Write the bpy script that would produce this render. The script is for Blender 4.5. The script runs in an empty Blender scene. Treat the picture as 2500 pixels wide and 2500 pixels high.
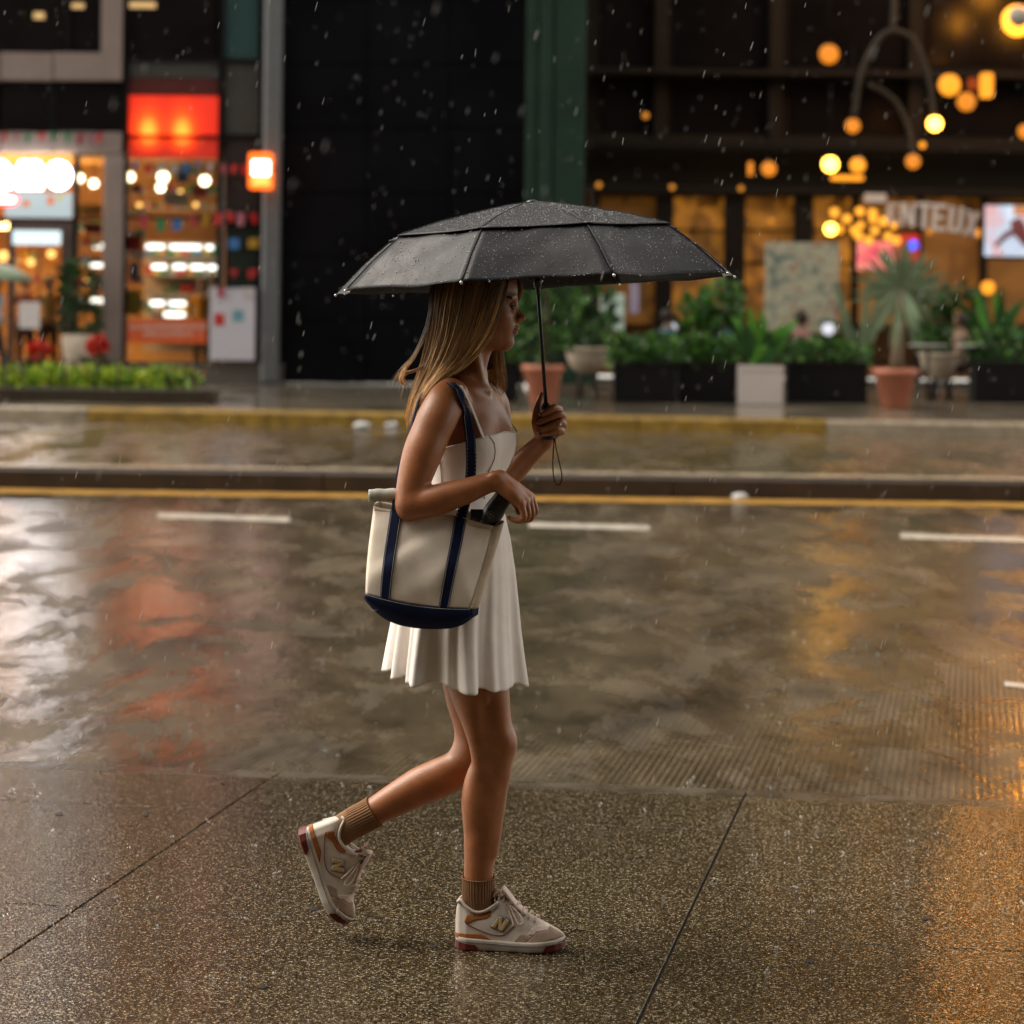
import bpy, bmesh, math, random
import numpy as np
from mathutils import Vector, Matrix

random.seed(7)
RNG = np.random.default_rng(7)
R = math.radians
scene = bpy.context.scene
COL = scene.collection

# ------------------------------------------------------------------ camera
FPX, HCAM, ROLL, CX, HY = 7000.0, 1.61, 0.012, 1250.0, 718.0   # photo is 2500 px square, eye level on row 718
CR, SR = math.cos(ROLL), math.sin(ROLL)
cam_d = bpy.data.cameras.new('camera')
cam = bpy.data.objects.new('camera', cam_d); COL.objects.link(cam)
cam_d.sensor_width = 36.0; cam_d.lens = 36.0 * FPX / 2500.0
cam_d.shift_y = -(1250.0 - HY) / 2500.0
cam_d.clip_start = 0.1; cam_d.clip_end = 3000
cam.matrix_world = Matrix(((CR, -SR, 0, 0), (0, 0, -1, 0), (SR, CR, 0, HCAM), (0, 0, 0, 1)))
cam_d.dof.use_dof = True; cam_d.dof.focus_distance = 7.02; cam_d.dof.aperture_fstop = 4.1
scene.camera = cam

# ------------------------------------------------------------------ light
SUN_EL, SUN_AZ = R(50), R(290)
world = bpy.data.worlds.new('World'); scene.world = world; world.use_nodes = True
wn = world.node_tree; wn.nodes.clear()
sky = wn.nodes.new('ShaderNodeTexSky'); sky.sky_type = 'NISHITA'; sky.sun_disc = False
sky.sun_elevation = SUN_EL; sky.sun_rotation = SUN_AZ; sky.dust_density = 1.5; sky.air_density = 1.0; sky.ozone_density = 1.0
hsv = wn.nodes.new('ShaderNodeHueSaturation'); hsv.inputs['Saturation'].default_value = 0.12
tint = wn.nodes.new('ShaderNodeMix'); tint.data_type = 'RGBA'; tint.blend_type = 'MULTIPLY'
tint.inputs['Factor'].default_value = 1.0; tint.inputs['B'].default_value = (1.0, 0.93, 0.82, 1)
bg = wn.nodes.new('ShaderNodeBackground'); bg.inputs['Strength'].default_value = 0.15
wo = wn.nodes.new('ShaderNodeOutputWorld')
wn.links.new(sky.outputs[0], hsv.inputs['Color']); wn.links.new(hsv.outputs[0], tint.inputs['A'])
wn.links.new(tint.outputs['Result'], bg.inputs['Color']); wn.links.new(bg.outputs[0], wo.inputs[0])
sun_d = bpy.data.lights.new('sun', 'SUN'); sun_d.energy = 1.2; sun_d.angle = R(40); sun_d.color = (1.0, 0.91, 0.79)
sun = bpy.data.objects.new('sun', sun_d); COL.objects.link(sun)
_sd = Vector((math.sin(SUN_AZ) * math.cos(SUN_EL), math.cos(SUN_AZ) * math.cos(SUN_EL), math.sin(SUN_EL)))
sun.rotation_euler = (-_sd).to_track_quat('-Z', 'Y').to_euler()
vs = scene.view_settings
vs.view_transform = 'Standard'; vs.look = 'None'; vs.exposure = 1.35; vs.gamma = 1.0; vs.use_curve_mapping = False
scene.cycles.use_denoising = True
scene.cycles.max_bounces = 5; scene.cycles.diffuse_bounces = 2; scene.cycles.glossy_bounces = 2
scene.cycles.transmission_bounces = 4; scene.cycles.transparent_max_bounces = 12
scene.cycles.sample_clamp_indirect = 6.0; scene.cycles.caustics_reflective = False; scene.cycles.caustics_refractive = False

# ------------------------------------------------------------------ photo pixel -> place
def unroll(px, py):
    dx, dy = px - CX, py - HY
    return dx * CR + dy * SR, -dx * SR + dy * CR
def at(px, py, Y):
    u, v = unroll(px, py)
    return Vector((u * Y / FPX, Y, HCAM - v * Y / FPX))
def ground(px, py, z=0.0):
    u, v = unroll(px, py); Y = (HCAM - z) * FPX / v
    return Vector((u * Y / FPX, Y, z))

# ------------------------------------------------------------------ materials
MATS = {}
def nd(nt, t, **kw):
    n = nt.nodes.new(t)
    for k, v in kw.items():
        if k.startswith('_'): setattr(n, k[1:], v)
        else:
            key = int(k[1:]) if k[0] == 'i' and k[1:].isdigit() else k
            n.inputs[key].default_value = v
    return n
def rgba(c): return (c[0], c[1], c[2], 1.0)
def mat(name, col, rough=0.5, metal=0.0, spec=0.3, var=0.12, scale=8.0, bump=0.0, bscale=60.0, coat=0.0, emit=None, es=0.0, attr=None, sss=0.0, sheen=0.0, coords='Object', rvar=0.0):
    if name in MATS: return MATS[name]
    m = bpy.data.materials.new(name); m.use_nodes = True; nt = m.node_tree
    b = nt.nodes['Principled BSDF']; L = nt.links
    b.inputs['Roughness'].default_value = rough; b.inputs['Metallic'].default_value = metal
    b.inputs['Specular IOR Level'].default_value = spec
    if coat: b.inputs['Coat Weight'].default_value = coat; b.inputs['Coat Roughness'].default_value = 0.08
    if sss:
        b.inputs['Subsurface Weight'].default_value = sss; b.inputs['Subsurface Radius'].default_value = (1.0, 0.35, 0.2); b.inputs['Subsurface Scale'].default_value = 0.008
    if sheen: b.inputs['Sheen Weight'].default_value = sheen
    tc = nd(nt, 'ShaderNodeTexCoord')
    no = nd(nt, 'ShaderNodeTexNoise', Scale=scale, Detail=5.0, Roughness=0.6); L.new(tc.outputs[coords], no.inputs['Vector'])
    mr = nd(nt, 'ShaderNodeMapRange', i1=0.3, i2=0.7, i3=1.0 - var, i4=1.0 + var); L.new(no.outputs['Fac'], mr.inputs[0])
    mx = nd(nt, 'ShaderNodeMix', _data_type='RGBA', _blend_type='MULTIPLY'); mx.inputs['Factor'].default_value = 1.0
    if attr:
        at_ = nd(nt, 'ShaderNodeAttribute', _attribute_name=attr); L.new(at_.outputs['Color'], mx.inputs['A'])
    else: mx.inputs['A'].default_value = rgba(col)
    L.new(mr.outputs[0], mx.inputs['B']); L.new(mx.outputs['Result'], b.inputs['Base Color'])
    if rvar:
        mr2 = nd(nt, 'ShaderNodeMapRange', i1=0.35, i2=0.65, i3=max(0.02, rough - rvar), i4=rough + rvar); L.new(no.outputs['Fac'], mr2.inputs[0]); L.new(mr2.outputs[0], b.inputs['Roughness'])
    if bump:
        n2 = nd(nt, 'ShaderNodeTexNoise', Scale=bscale, Detail=4.0); L.new(tc.outputs[coords], n2.inputs['Vector'])
        bp = nd(nt, 'ShaderNodeBump', Strength=bump, Distance=0.002); L.new(n2.outputs['Fac'], bp.inputs['Height']); L.new(bp.outputs[0], b.inputs['Normal'])
    if emit is not None:
        b.inputs['Emission Color'].default_value = rgba(emit); b.inputs['Emission Strength'].default_value = es
    MATS[name] = m
    return m
EMK = 0.42
def glow(name, col, strength):
    return mat(name, (0.02, 0.02, 0.02), 0.5, spec=0.1, emit=col, es=strength * EMK)
def glass(name, tint_=(0.9, 0.92, 0.9), refl=1.0):
    if name in MATS: return MATS[name]
    m = bpy.data.materials.new(name); m.use_nodes = True; nt = m.node_tree; nt.nodes.clear(); L = nt.links
    o = nd(nt, 'ShaderNodeOutputMaterial'); tr = nd(nt, 'ShaderNodeBsdfTransparent', Color=rgba(tint_)); gl = nd(nt, 'ShaderNodeBsdfGlossy', Roughness=0.03)
    fr = nd(nt, 'ShaderNodeFresnel', IOR=1.5); ms = nd(nt, 'ShaderNodeMixShader')
    L.new(fr.outputs[0], ms.inputs[0]); L.new(tr.outputs[0], ms.inputs[1]); L.new(gl.outputs[0], ms.inputs[2]); L.new(ms.outputs[0], o.inputs[0])
    MATS[name] = m
    return m

# ------------------------------------------------------------------ objects
def tag(o, label=None, cat=None, group=None, kind=None):
    if label: o['label'] = label
    if cat: o['category'] = cat
    if group: o['group'] = group
    if kind: o['kind'] = kind
    return o
def empty(name, loc=(0, 0, 0), label=None, cat=None, group=None, parent=None):
    o = bpy.data.objects.new(name, None); o.empty_display_size = 0.1; COL.objects.link(o); o.location = loc
    if parent: o.parent = parent
    return tag(o, label, cat, group)
def mesh_obj(name, verts, faces, m, parent=None, smooth=True, colors=None, local=True):
    """verts in world coordinates; an object with a parent Empty keeps world position"""
    me = bpy.data.meshes.new(name)
    v = np.asarray(verts, dtype=np.float64)
    off = Vector((0, 0, 0))
    if parent is not None:
        p = parent
        while p is not None: off += Vector(p.location); p = p.parent
        v = v - np.array(off)
        base = np.zeros(3)
    else:
        base = np.array([v[:, 0].mean(), v[:, 1].mean(), v[:, 2].min()]) if local else np.zeros(3)
        v = v - base
    me.from_pydata([tuple(a) for a in v], [], [tuple(int(i) for i in f) for f in faces])
    if smooth: me.shade_smooth()
    if colors is not None:
        a = me.color_attributes.new('tint', 'FLOAT_COLOR', 'POINT')
        c = np.ones((len(v), 4), dtype=np.float32); c[:, :3] = colors; a.data.foreach_set('color', c.ravel())
    if m is not None: me.materials.append(m)
    o = bpy.data.objects.new(name, me); COL.objects.link(o)
    if parent is not None: o.parent = parent
    else: o.location = base
    return o

class MB:
    def __init__(s): s.v = []; s.f = []; s.c = []
    def add(s, vs_, fs, col=None):
        n = len(s.v); s.v.extend([tuple(p) for p in vs_]); s.f.extend([tuple(i + n for i in f) for f in fs])
        if col is not None: s.c.extend([col] * len(vs_))
    def box(s, lo, hi, bev=0.0):
        x0, y0, z0 = lo; x1, y1, z1 = hi
        if bev <= 0:
            v = [(x0, y0, z0), (x1, y0, z0), (x1, y1, z0), (x0, y1, z0), (x0, y0, z1), (x1, y0, z1), (x1, y1, z1), (x0, y1, z1)]
            f = [(3, 2, 1, 0), (4, 5, 6, 7), (0, 1, 5, 4), (1, 2, 6, 5), (2, 3, 7, 6), (3, 0, 4, 7)]
            s.add(v, f); return
        b = min(bev, (x1 - x0) * .45, (y1 - y0) * .45, (z1 - z0) * .45)
        bm = bmesh.new(); bmesh.ops.create_cube(bm, size=1.0)
        for q in bm.verts: q.co = Vector(((x0 + x1) / 2 + q.co.x * (x1 - x0), (y0 + y1) / 2 + q.co.y * (y1 - y0), (z0 + z1) / 2 + q.co.z * (z1 - z0)))
        bmesh.ops.bevel(bm, geom=bm.edges[:], offset=b, segments=2, affect='EDGES', profile=0.6)
        bm.verts.ensure_lookup_table()
        s.add([tuple(q.co) for q in bm.verts], [[w.index for w in fc.verts] for fc in bm.faces]); bm.free()
    def tube(s, pts, rad, n=8, cap=True, col=None):
        pts = [Vector(p) for p in pts]; m = len(pts)
        if not hasattr(rad, '__len__'): rad = [rad] * m
        vs_, fs = [], []; up = None
        for i, p in enumerate(pts):
            t = (pts[min(i + 1, m - 1)] - pts[max(i - 1, 0)]).normalized()
            if up is None:
                up = Vector((0, 0, 1)) if abs(t.z) < 0.9 else Vector((1, 0, 0))
            a = t.cross(up)
            if a.length < 1e-6: a = t.cross(Vector((0.3, 1, 0.2)))
            a.normalize(); b = a.cross(t).normalized(); up = b
            for k in range(n):
                th = 2 * math.pi * k / n
                vs_.append(p + (a * math.cos(th) + b * math.sin(th)) * rad[i])
        for i in range(m - 1):
            for k in range(n):
                fs.append((i * n + k, i * n + (k + 1) % n, (i + 1) * n + (k + 1) % n, (i + 1) * n + k))
        if cap:
            fs.append(tuple(range(n - 1, -1, -1))); fs.append(tuple((m - 1) * n + k for k in range(n)))
        s.add(vs_, fs, col)
    def lathe(s, c, prof, n=24):
        vs_, fs = [], []
        for r, z in prof:
            for k in range(n):
                th = 2 * math.pi * k / n; vs_.append((c[0] + r * math.cos(th), c[1] + r * math.sin(th), c[2] + z))
        for i in range(len(prof) - 1):
            for k in range(n): fs.append((i * n + k, i * n + (k + 1) % n, (i + 1) * n + (k + 1) % n, (i + 1) * n + k))
        fs.append(tuple(range(n - 1, -1, -1))); fs.append(tuple((len(prof) - 1) * n + k for k in range(n)))
        s.add(vs_, fs)
    def ball(s, c, r, n=12, m=8, sc=(1, 1, 1), col=None):
        vs_, fs = [], []
        for i in range(m + 1):
            ph = math.pi * i / m
            for k in range(n):
                th = 2 * math.pi * k / n
                vs_.append((c[0] + r * sc[0] * math.sin(ph) * math.cos(th), c[1] + r * sc[1] * math.sin(ph) * math.sin(th), c[2] + r * sc[2] * math.cos(ph)))
        for i in range(m):
            for k in range(n): fs.append((i * n + k, (i + 1) * n + k, (i + 1) * n + (k + 1) % n, i * n + (k + 1) % n))
        s.add(vs_, fs, col)
    def grid(s, P, wrap=False):
        """P[i][j] points"""
        ni, nj = len(P), len(P[0]); vs_ = [p for row in P for p in row]; fs = []
        for i in range(ni - 1):
            for j in range(nj if wrap else nj - 1): fs.append((i * nj + j, i * nj + (j + 1) % nj, (i + 1) * nj + (j + 1) % nj, (i + 1) * nj + j))
        s.add(vs_, fs)
    def prism(s, poly, y0, y1):
        """poly in (x,z), extruded along y"""
        n = len(poly); vs_ = [(x, y0, z) for x, z in poly] + [(x, y1, z) for x, z in poly]
        fs = [tuple(range(n)), tuple(range(2 * n - 1, n - 1, -1))] + [(i, i + n, (i + 1) % n + n, (i + 1) % n) for i in range(n)]
        s.add(vs_, fs)
    def build(s, name, m, parent=None, smooth=True):
        return mesh_obj(name, s.v, s.f, m, parent, smooth, np.array(s.c) if s.c and len(s.c) == len(s.v) else None)

def solidify(o, t, off=0.0):
    md = o.modifiers.new('thickness', 'SOLIDIFY'); md.thickness = t; md.offset = off; return o
def catmull(pts, n):
    P = np.array([tuple(p) for p in pts], dtype=float); m = len(P); out = []
    Q = np.vstack([2 * P[0] - P[1], P, 2 * P[-1] - P[-2]])
    for t in np.linspace(0, m - 1, n):
        i = min(int(t), m - 2); u = t - i; a, b, c, d = Q[i:i + 4]
        out.append(0.5 * ((2 * b) + (c - a) * u + (2 * a - 5 * b + 4 * c - d) * u * u + (3 * b - a - 3 * c + d) * u ** 3))
    return np.array(out)
# ================================================================== the street
ROAD_Z = -0.12
def two(o, pa, pb, z): return ground(*pa, z), ground(*pb, z)
def wet_ground(name, kind):
    m = bpy.data.materials.new(name); m.use_nodes = True; nt = m.node_tree; L = nt.links; b = nt.nodes['Principled BSDF']
    tc = nd(nt, 'ShaderNodeTexCoord'); mp = nd(nt, 'ShaderNodeMapping'); L.new(tc.outputs['Object'], mp.inputs['Vector'])
    big = nd(nt, 'ShaderNodeTexNoise', Scale=0.55, Detail=4.0, Roughness=0.55); st = nd(nt, 'ShaderNodeMapping'); st.inputs['Scale'].default_value = (1.0, 0.34, 1.0); st.inputs['Rotation'].default_value = (0, 0, 0.35)
    L.new(mp.outputs[0], st.inputs['Vector']); L.new(st.outputs[0], big.inputs['Vector'])
    med = nd(nt, 'ShaderNodeTexNoise', Scale=3.2, Detail=8.0, Roughness=0.66, Distortion=0.15); L.new(st.outputs[0], med.inputs['Vector'])
    fine = nd(nt, 'ShaderNodeTexNoise', Scale=80.0, Detail=4.0, Roughness=0.7); L.new(mp.outputs[0], fine.inputs['Vector'])
    if kind == 'walk':
        vo = nd(nt, 'ShaderNodeTexVoronoi', Scale=200.0, Randomness=1.0); L.new(mp.outputs[0], vo.inputs['Vector'])
        v2 = nd(nt, 'ShaderNodeTexVoronoi', Scale=230.0, Randomness=1.0); L.new(mp.outputs[0], v2.inputs['Vector'])
        sep = nd(nt, 'ShaderNodeSeparateColor'); L.new(vo.outputs['Color'], sep.inputs[0])
        cr = nd(nt, 'ShaderNodeValToRGB'); e = cr.color_ramp.elements
        e[0].position = 0.0; e[0].color = (.022, .014, .0065, 1); e[1].position = 1.0; e[1].color = (.58, .49, .35, 1)
        for p, c in ((.30, (.047, .032, .0145, 1)), (.55, (.105, .073, .036, 1)), (.74, (.165, .115, .060, 1)), (.86, (.26, .205, .125, 1))): x = e.new(p); x.color = c
        L.new(sep.outputs[0], cr.inputs[0])
        edge = nd(nt, 'ShaderNodeMapRange', i1=0.25, i2=0.62, i3=1.0, i4=0.35); L.new(vo.outputs['Distance'], edge.inputs[0])
        mu = nd(nt, 'ShaderNodeMix', _data_type='RGBA', _blend_type='MULTIPLY'); mu.inputs['Factor'].default_value = 1.0; L.new(cr.outputs[0], mu.inputs['A']); L.new(edge.outputs[0], mu.inputs['B'])
        bm_ = nd(nt, 'ShaderNodeMapRange', i1=0.3, i2=0.7, i3=0.60, i4=1.30); L.new(big.outputs['Fac'], bm_.inputs[0])
        m2 = nd(nt, 'ShaderNodeMix', _data_type='RGBA', _blend_type='MULTIPLY'); m2.inputs['Factor'].default_value = 1.0; L.new(mu.outputs['Result'], m2.inputs['A']); L.new(bm_.outputs[0], m2.inputs['B']); L.new(m2.outputs['Result'], b.inputs['Base Color'])
        ro = nd(nt, 'ShaderNodeMapRange', i1=0.35, i2=0.65, i3=0.05, i4=0.13); L.new(med.outputs['Fac'], ro.inputs[0]); L.new(ro.outputs[0], b.inputs['Roughness'])
        h1 = nd(nt, 'ShaderNodeMath', _operation='MULTIPLY', i1=-1.0); L.new(vo.outputs['Distance'], h1.inputs[0])
        bp = nd(nt, 'ShaderNodeBump', Strength=0.20, Distance=0.0030); L.new(h1.outputs[0], bp.inputs['Height'])
        bp2 = nd(nt, 'ShaderNodeBump', Strength=0.08, Distance=0.02); L.new(med.outputs['Fac'], bp2.inputs['Height']); L.new(bp.outputs[0], bp2.inputs['Normal']); L.new(bp2.outputs[0], b.inputs['Normal'])
    else:
        cr = nd(nt, 'ShaderNodeValToRGB'); e = cr.color_ramp.elements; e[0].position = .36; e[0].color = (.022, .016, .009, 1); e[1].position = .64; e[1].color = (.165, .126, .078, 1)
        mixf = nd(nt, 'ShaderNodeMix', _data_type='FLOAT'); mixf.inputs['Factor'].default_value = .55; L.new(big.outputs['Fac'], mixf.inputs['A']); L.new(med.outputs['Fac'], mixf.inputs['B']); L.new(mixf.outputs['Result'], cr.inputs[0])
        pud = nd(nt, 'ShaderNodeTexNoise', Scale=2.1, Detail=9.0, Roughness=0.70, Distortion=0.6); L.new(st.outputs[0], pud.inputs['Vector'])
        # tined grooves across the traffic
        rot = nd(nt, 'ShaderNodeMapping'); rot.inputs['Rotation'].default_value = (0, 0, TINE); L.new(mp.outputs[0], rot.inputs['Vector'])
        wv = nd(nt, 'ShaderNodeTexWave', Scale=2 * math.pi / .027 / 20.0, Distortion=0.35); wv.inputs['Detail'].default_value = 1.0; wv.inputs['Detail Scale'].default_value = 3.0; L.new(rot.outputs[0], wv.inputs['Vector'])
        msk = nd(nt, 'ShaderNodeMapRange', i1=0.43, i2=0.54, i3=0.05, i4=1.0); L.new(big.outputs['Fac'], msk.inputs[0])
        sx = nd(nt, 'ShaderNodeSeparateXYZ'); L.new(rot.outputs[0], sx.inputs[0]); kp = jo + d1 * UK; yk = math.sin(TINE) * kp.x + math.cos(TINE) * kp.y
        near = nd(nt, 'ShaderNodeMapRange', i1=yk + 1.6, i2=yk + 5.0, i3=0.55, i4=0.0); L.new(sx.outputs[1], near.inputs[0])
        mxm = nd(nt, 'ShaderNodeMath', _operation='MAXIMUM'); L.new(msk.outputs[0], mxm.inputs[0]); L.new(near.outputs[0], mxm.inputs[1]); msk = mxm
        gr = nd(nt, 'ShaderNodeMapRange', i1=0.1, i2=0.6, i3=0.42, i4=1.05); L.new(wv.outputs['Fac'], gr.inputs[0])
        gm = nd(nt, 'ShaderNodeMix', _data_type='FLOAT'); L.new(msk.outputs[0], gm.inputs['Factor']); gm.inputs['A'].default_value = 1.0; L.new(gr.outputs[0], gm.inputs['B'])
        fm = nd(nt, 'ShaderNodeMapRange', i1=0.3, i2=0.7, i3=0.45, i4=1.55); L.new(fine.outputs['Fac'], fm.inputs[0])
        ml = nd(nt, 'ShaderNodeMath', _operation='MULTIPLY'); L.new(gm.outputs['Result'], ml.inputs[0]); L.new(fm.outputs[0], ml.inputs[1])
        mu = nd(nt, 'ShaderNodeMix', _data_type='RGBA', _blend_type='MULTIPLY'); mu.inputs['Factor'].default_value = 1.0; L.new(cr.outputs[0], mu.inputs['A']); L.new(ml.outputs[0], mu.inputs['B']); L.new(mu.outputs['Result'], b.inputs['Base Color'])
        ro = nd(nt, 'ShaderNodeMapRange', i1=0.45, i2=0.56, i3=0.035, i4=0.34); L.new(pud.outputs['Fac'], ro.inputs[0]); L.new(ro.outputs[0], b.inputs['Roughness'])
        rip = nd(nt, 'ShaderNodeTexNoise', Scale=8.5, Detail=6.0, Roughness=0.66); L.new(st.outputs[0], rip.inputs['Vector'])
        bp = nd(nt, 'ShaderNodeBump', Strength=0.24, Distance=0.02); L.new(rip.outputs['Fac'], bp.inputs['Height'])
        gh = nd(nt, 'ShaderNodeMath', _operation='MULTIPLY'); L.new(wv.outputs['Fac'], gh.inputs[0]); L.new(msk.outputs[0], gh.inputs[1])
        b2 = nd(nt, 'ShaderNodeBump', Strength=0.22, Distance=0.003); L.new(gh.outputs[0], b2.inputs['Height']); L.new(bp.outputs[0], b2.inputs['Normal']); b3 = nd(nt, 'ShaderNodeBump', Strength=0.10, Distance=0.004); L.new(fine.outputs['Fac'], b3.inputs['Height']); L.new(b2.outputs[0], b3.inputs['Normal']); L.new(b3.outputs[0], b.inputs['Normal'])
    b.inputs['Specular IOR Level'].default_value = 0.6
    return m

# sidewalk grid from two of its joints
jo, jf = ground(1555, 2500), ground(1830, 1915)
d1 = (jf - jo).normalized(); d2 = Vector((d1.y, -d1.x, 0))
TINE = -math.atan2(d2.y, d2.x)
def uv(p): q = p - jo; return q.dot(d1), q.dot(d2)
def sw(u, v, z=0.0): p = jo + d1 * u + d2 * v; return (p.x, p.y, z)
UK = .5 * (uv(ground(0, 1862))[0] + uv(ground(2200, 1930))[0])           # kerb edge
U0, U1 = uv(ground(1300, 2008))[0], uv(ground(1380, 2270))[0]; SD = U0 - U1
VW = -uv(ground(0, 2345))[1]
walk_m = wet_ground('wet exposed aggregate', 'walk'); road_m = wet_ground('wet grooved concrete', 'road')
joint_m = mat('dark joint grit', (.018, .014, .010), 0.5, var=0.3, scale=60)
b = MB(); b.add([sw(-14, -26, -.10), sw(-14, 26, -.10), sw(UK - .02, 26, -.10), sw(UK - .02, -26, -.10), sw(-14, -26, -.012), sw(-14, 26, -.012), sw(UK - .02, 26, -.012), sw(UK - .02, -26, -.012)], [(3, 2, 1, 0), (4, 5, 6, 7), (0, 1, 5, 4), (1, 2, 6, 5), (2, 3, 7, 6), (3, 0, 4, 7)])
walk = b.build('sidewalk', joint_m, None, False); walk['kind'] = 'structure'
gap = .004
def slab(u0, u1, v0, v1, name='paving_slab', z=0.0, m=walk_m, parent=walk):
    b = MB(); lo, hi, be = z - .008 - .002, z, .0010
    ring = lambda e, zz: [sw(u0 + e, v0 + e, zz), sw(u0 + e, v1 - e, zz), sw(u1 - e, v1 - e, zz), sw(u1 - e, v0 + e, zz)]
    b.add(ring(gap, lo) + ring(gap, hi - be) + ring(gap + be, hi), [(4, 5, 1, 0), (5, 6, 2, 1), (6, 7, 3, 2), (7, 4, 0, 3), (8, 9, 5, 4), (9, 10, 6, 5), (10, 11, 7, 6), (11, 8, 4, 7), (8, 11, 10, 9)])
    fs = [f[::-1] for f in b.f]; b.f = fs
    o = mesh_obj(name, b.v, b.f, m, None, False, None, False); o.parent = parent; o.matrix_parent_inverse = parent.matrix_world.inverted() if False else Matrix.Translation(-Vector(parent.location))
    return o
KW = .16
rows = [(U0, UK - KW)] + [(U0 - SD * (k + 1), U0 - SD * k) for k in range(4)]
for (u0, u1) in rows:
    for k in range(-3, 4): slab(u0, u1, k * VW, (k + 1) * VW)
kerb_m = mat('wet kerb concrete', (.07, .054, .036), 0.25, spec=.6, var=0.3, scale=6, bump=.4, bscale=90, rvar=.12)
b = MB(); b.add([sw(UK - KW, -26, -.14), sw(UK - KW, 26, -.14), sw(UK, 26, -.14), sw(UK, -26, -.14), sw(UK - KW, -26, -.02), sw(UK - KW, 26, -.02), sw(UK - .01, 26, -.02), sw(UK - .01, -26, -.02)], [(3, 2, 1, 0), (4, 5, 6, 7), (0, 1, 5, 4), (1, 2, 6, 5), (2, 3, 7, 6), (3, 0, 4, 7)])
nk = b.build('near_kerb', kerb_m, None, False); nk['kind'] = 'structure'
for k in range(-3, 4): slab(UK - KW, UK, k * VW, (k + 1) * VW, 'kerb_stone', -.004, kerb_m, nk)

b = MB(); b.add([(-400, -200, ROAD_Z), (400, -200, ROAD_Z), (400, 900, ROAD_Z), (-400, 900, ROAD_Z)], [(0, 1, 2, 3)])
road = mesh_obj('road', b.v, b.f, road_m, None, False, None, False); road['kind'] = 'structure'

paint_w = mat('worn white road paint', (.42, .38, .32), 0.35, var=0.5, scale=6, spec=.6); paint_y = mat('worn yellow road paint', (.36, .19, .035), 0.35, var=0.55, scale=5, spec=.6)
def stripe(name, pa, pb, th, m, z=ROAD_Z + .004):
    a0, a1, c0, c1 = ground(pa[0], pa[1] - th / 2, z), ground(pa[0], pa[1] + th / 2, z), ground(pb[0], pb[1] - th / 2, z), ground(pb[0], pb[1] + th / 2, z)
    n = 24; v = []; rg = random.Random(int(pa[0]))
    for i in range(n + 1):
        t = i / n; p = a0.lerp(c0, t); q = a1.lerp(c1, t); e = (q - p) * .06; v += [p + e * rg.uniform(-1, 1), q + e * rg.uniform(-1, 1)]
    return tag(mesh_obj(name, v, [(2 * i, 2 * i + 1, 2 * i + 3, 2 * i + 2) for i in range(n)], m, None, False), kind='structure')
for pa, pb in (((385, 1258), (708, 1268)), ((1290, 1281), (1585, 1288)), ((2198, 1308), (2560, 1319)), ((2452, 1669), (2600, 1682)), ((-420, 1238), (-90, 1246))): stripe('lane_marking', pa, pb, 12, paint_w)
stripe('yellow_line', (-700, 1188), (3200, 1243), 12, paint_y)

# median kerb and far kerb as rows of stones
def kerb_run(name, base_a, base_b, top_py, back_m, seg_px, zbase, mats, depth):
    """base line between two pixels on the road; top_py = image row of its upper edge at the middle"""
    A, B = ground(*base_a, zbase), ground(*base_b, zbase); mid = ((base_a[0] + base_b[0]) / 2, (base_a[1] + base_b[1]) / 2); Ym = ground(*mid, zbase).y; zt = at(mid[0], top_py, Ym).z
    dirv = (B - A).normalized(); nrm = Vector((-dirv.y, dirv.x, 0)); nrm = nrm if nrm.y > 0 else -nrm; L_ = (B - A).length
    root = empty(name, tuple(A)); root['kind'] = 'structure'
    cuts = [0.0]
    while cuts[-1] < L_ - .1: cuts.append(min(L_, cuts[-1] + seg_px))
    for i in range(len(cuts) - 1):
        p, q = A + dirv * (cuts[i] + .006), A + dirv * (cuts[i + 1] - .006); tmid = ((p + q) / 2); px = CX + tmid.x / tmid.y * FPX
        prof = [(0, zbase - .05), (.012, zt - .035), (.035, zt - .006), (.06, zt), (depth, zt), (depth, zbase - .05)]
        v = [tuple(Vector((e.x, e.y, 0)) + nrm * o_ + Vector((0, 0, z_))) for e in (p, q) for o_, z_ in prof]; n = 6
        f_ = [(k, (k + 1) % n, n + (k + 1) % n, n + k) for k in range(n)] + [tuple(range(n - 1, -1, -1)), tuple(range(n, 2 * n))]
        mesh_obj('kerb_stone', v, f_, mats(px), root, False)
    return zt, A, B, nrm
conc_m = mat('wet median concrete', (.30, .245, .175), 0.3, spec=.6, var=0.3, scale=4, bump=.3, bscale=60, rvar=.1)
dark_kerb_m = mat('dark kerb concrete', (.042, .028, .018), 0.4, spec=.5, var=0.35, scale=3)  # kerb concrete kept much darker than the median top
yel_k = mat('worn yellow kerb paint', (.25, .15, .022), 0.4, var=0.5, scale=5, spec=.5)
MZ, _, _, _ = kerb_run('median_kerb', (-900, 1180), (3400, 1240), 1157, 0, 3.0, ROAD_Z, lambda px: dark_kerb_m, .45)
b = MB()
ma, mb_ = ground(-900, 1180, ROAD_Z), ground(3400, 1240, ROAD_Z); dv = (mb_ - ma).normalized(); nv = Vector((-dv.y, dv.x, 0)); nv = nv if nv.y > 0 else -nv
q0, q1 = ma + nv * .06, mb_ + nv * .06; q2, q3 = mb_ + nv * .45, ma + nv * .45
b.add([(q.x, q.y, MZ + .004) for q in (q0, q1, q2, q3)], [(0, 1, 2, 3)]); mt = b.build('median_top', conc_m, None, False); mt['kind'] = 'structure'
FZ, fa, fb, fn = kerb_run('far_kerb', (-1500, 1000), (4000, 1093), 1013, 0, 2.4, ROAD_Z, lambda px: yel_k if 340 < px < 2085 else conc_m, .35)
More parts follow.
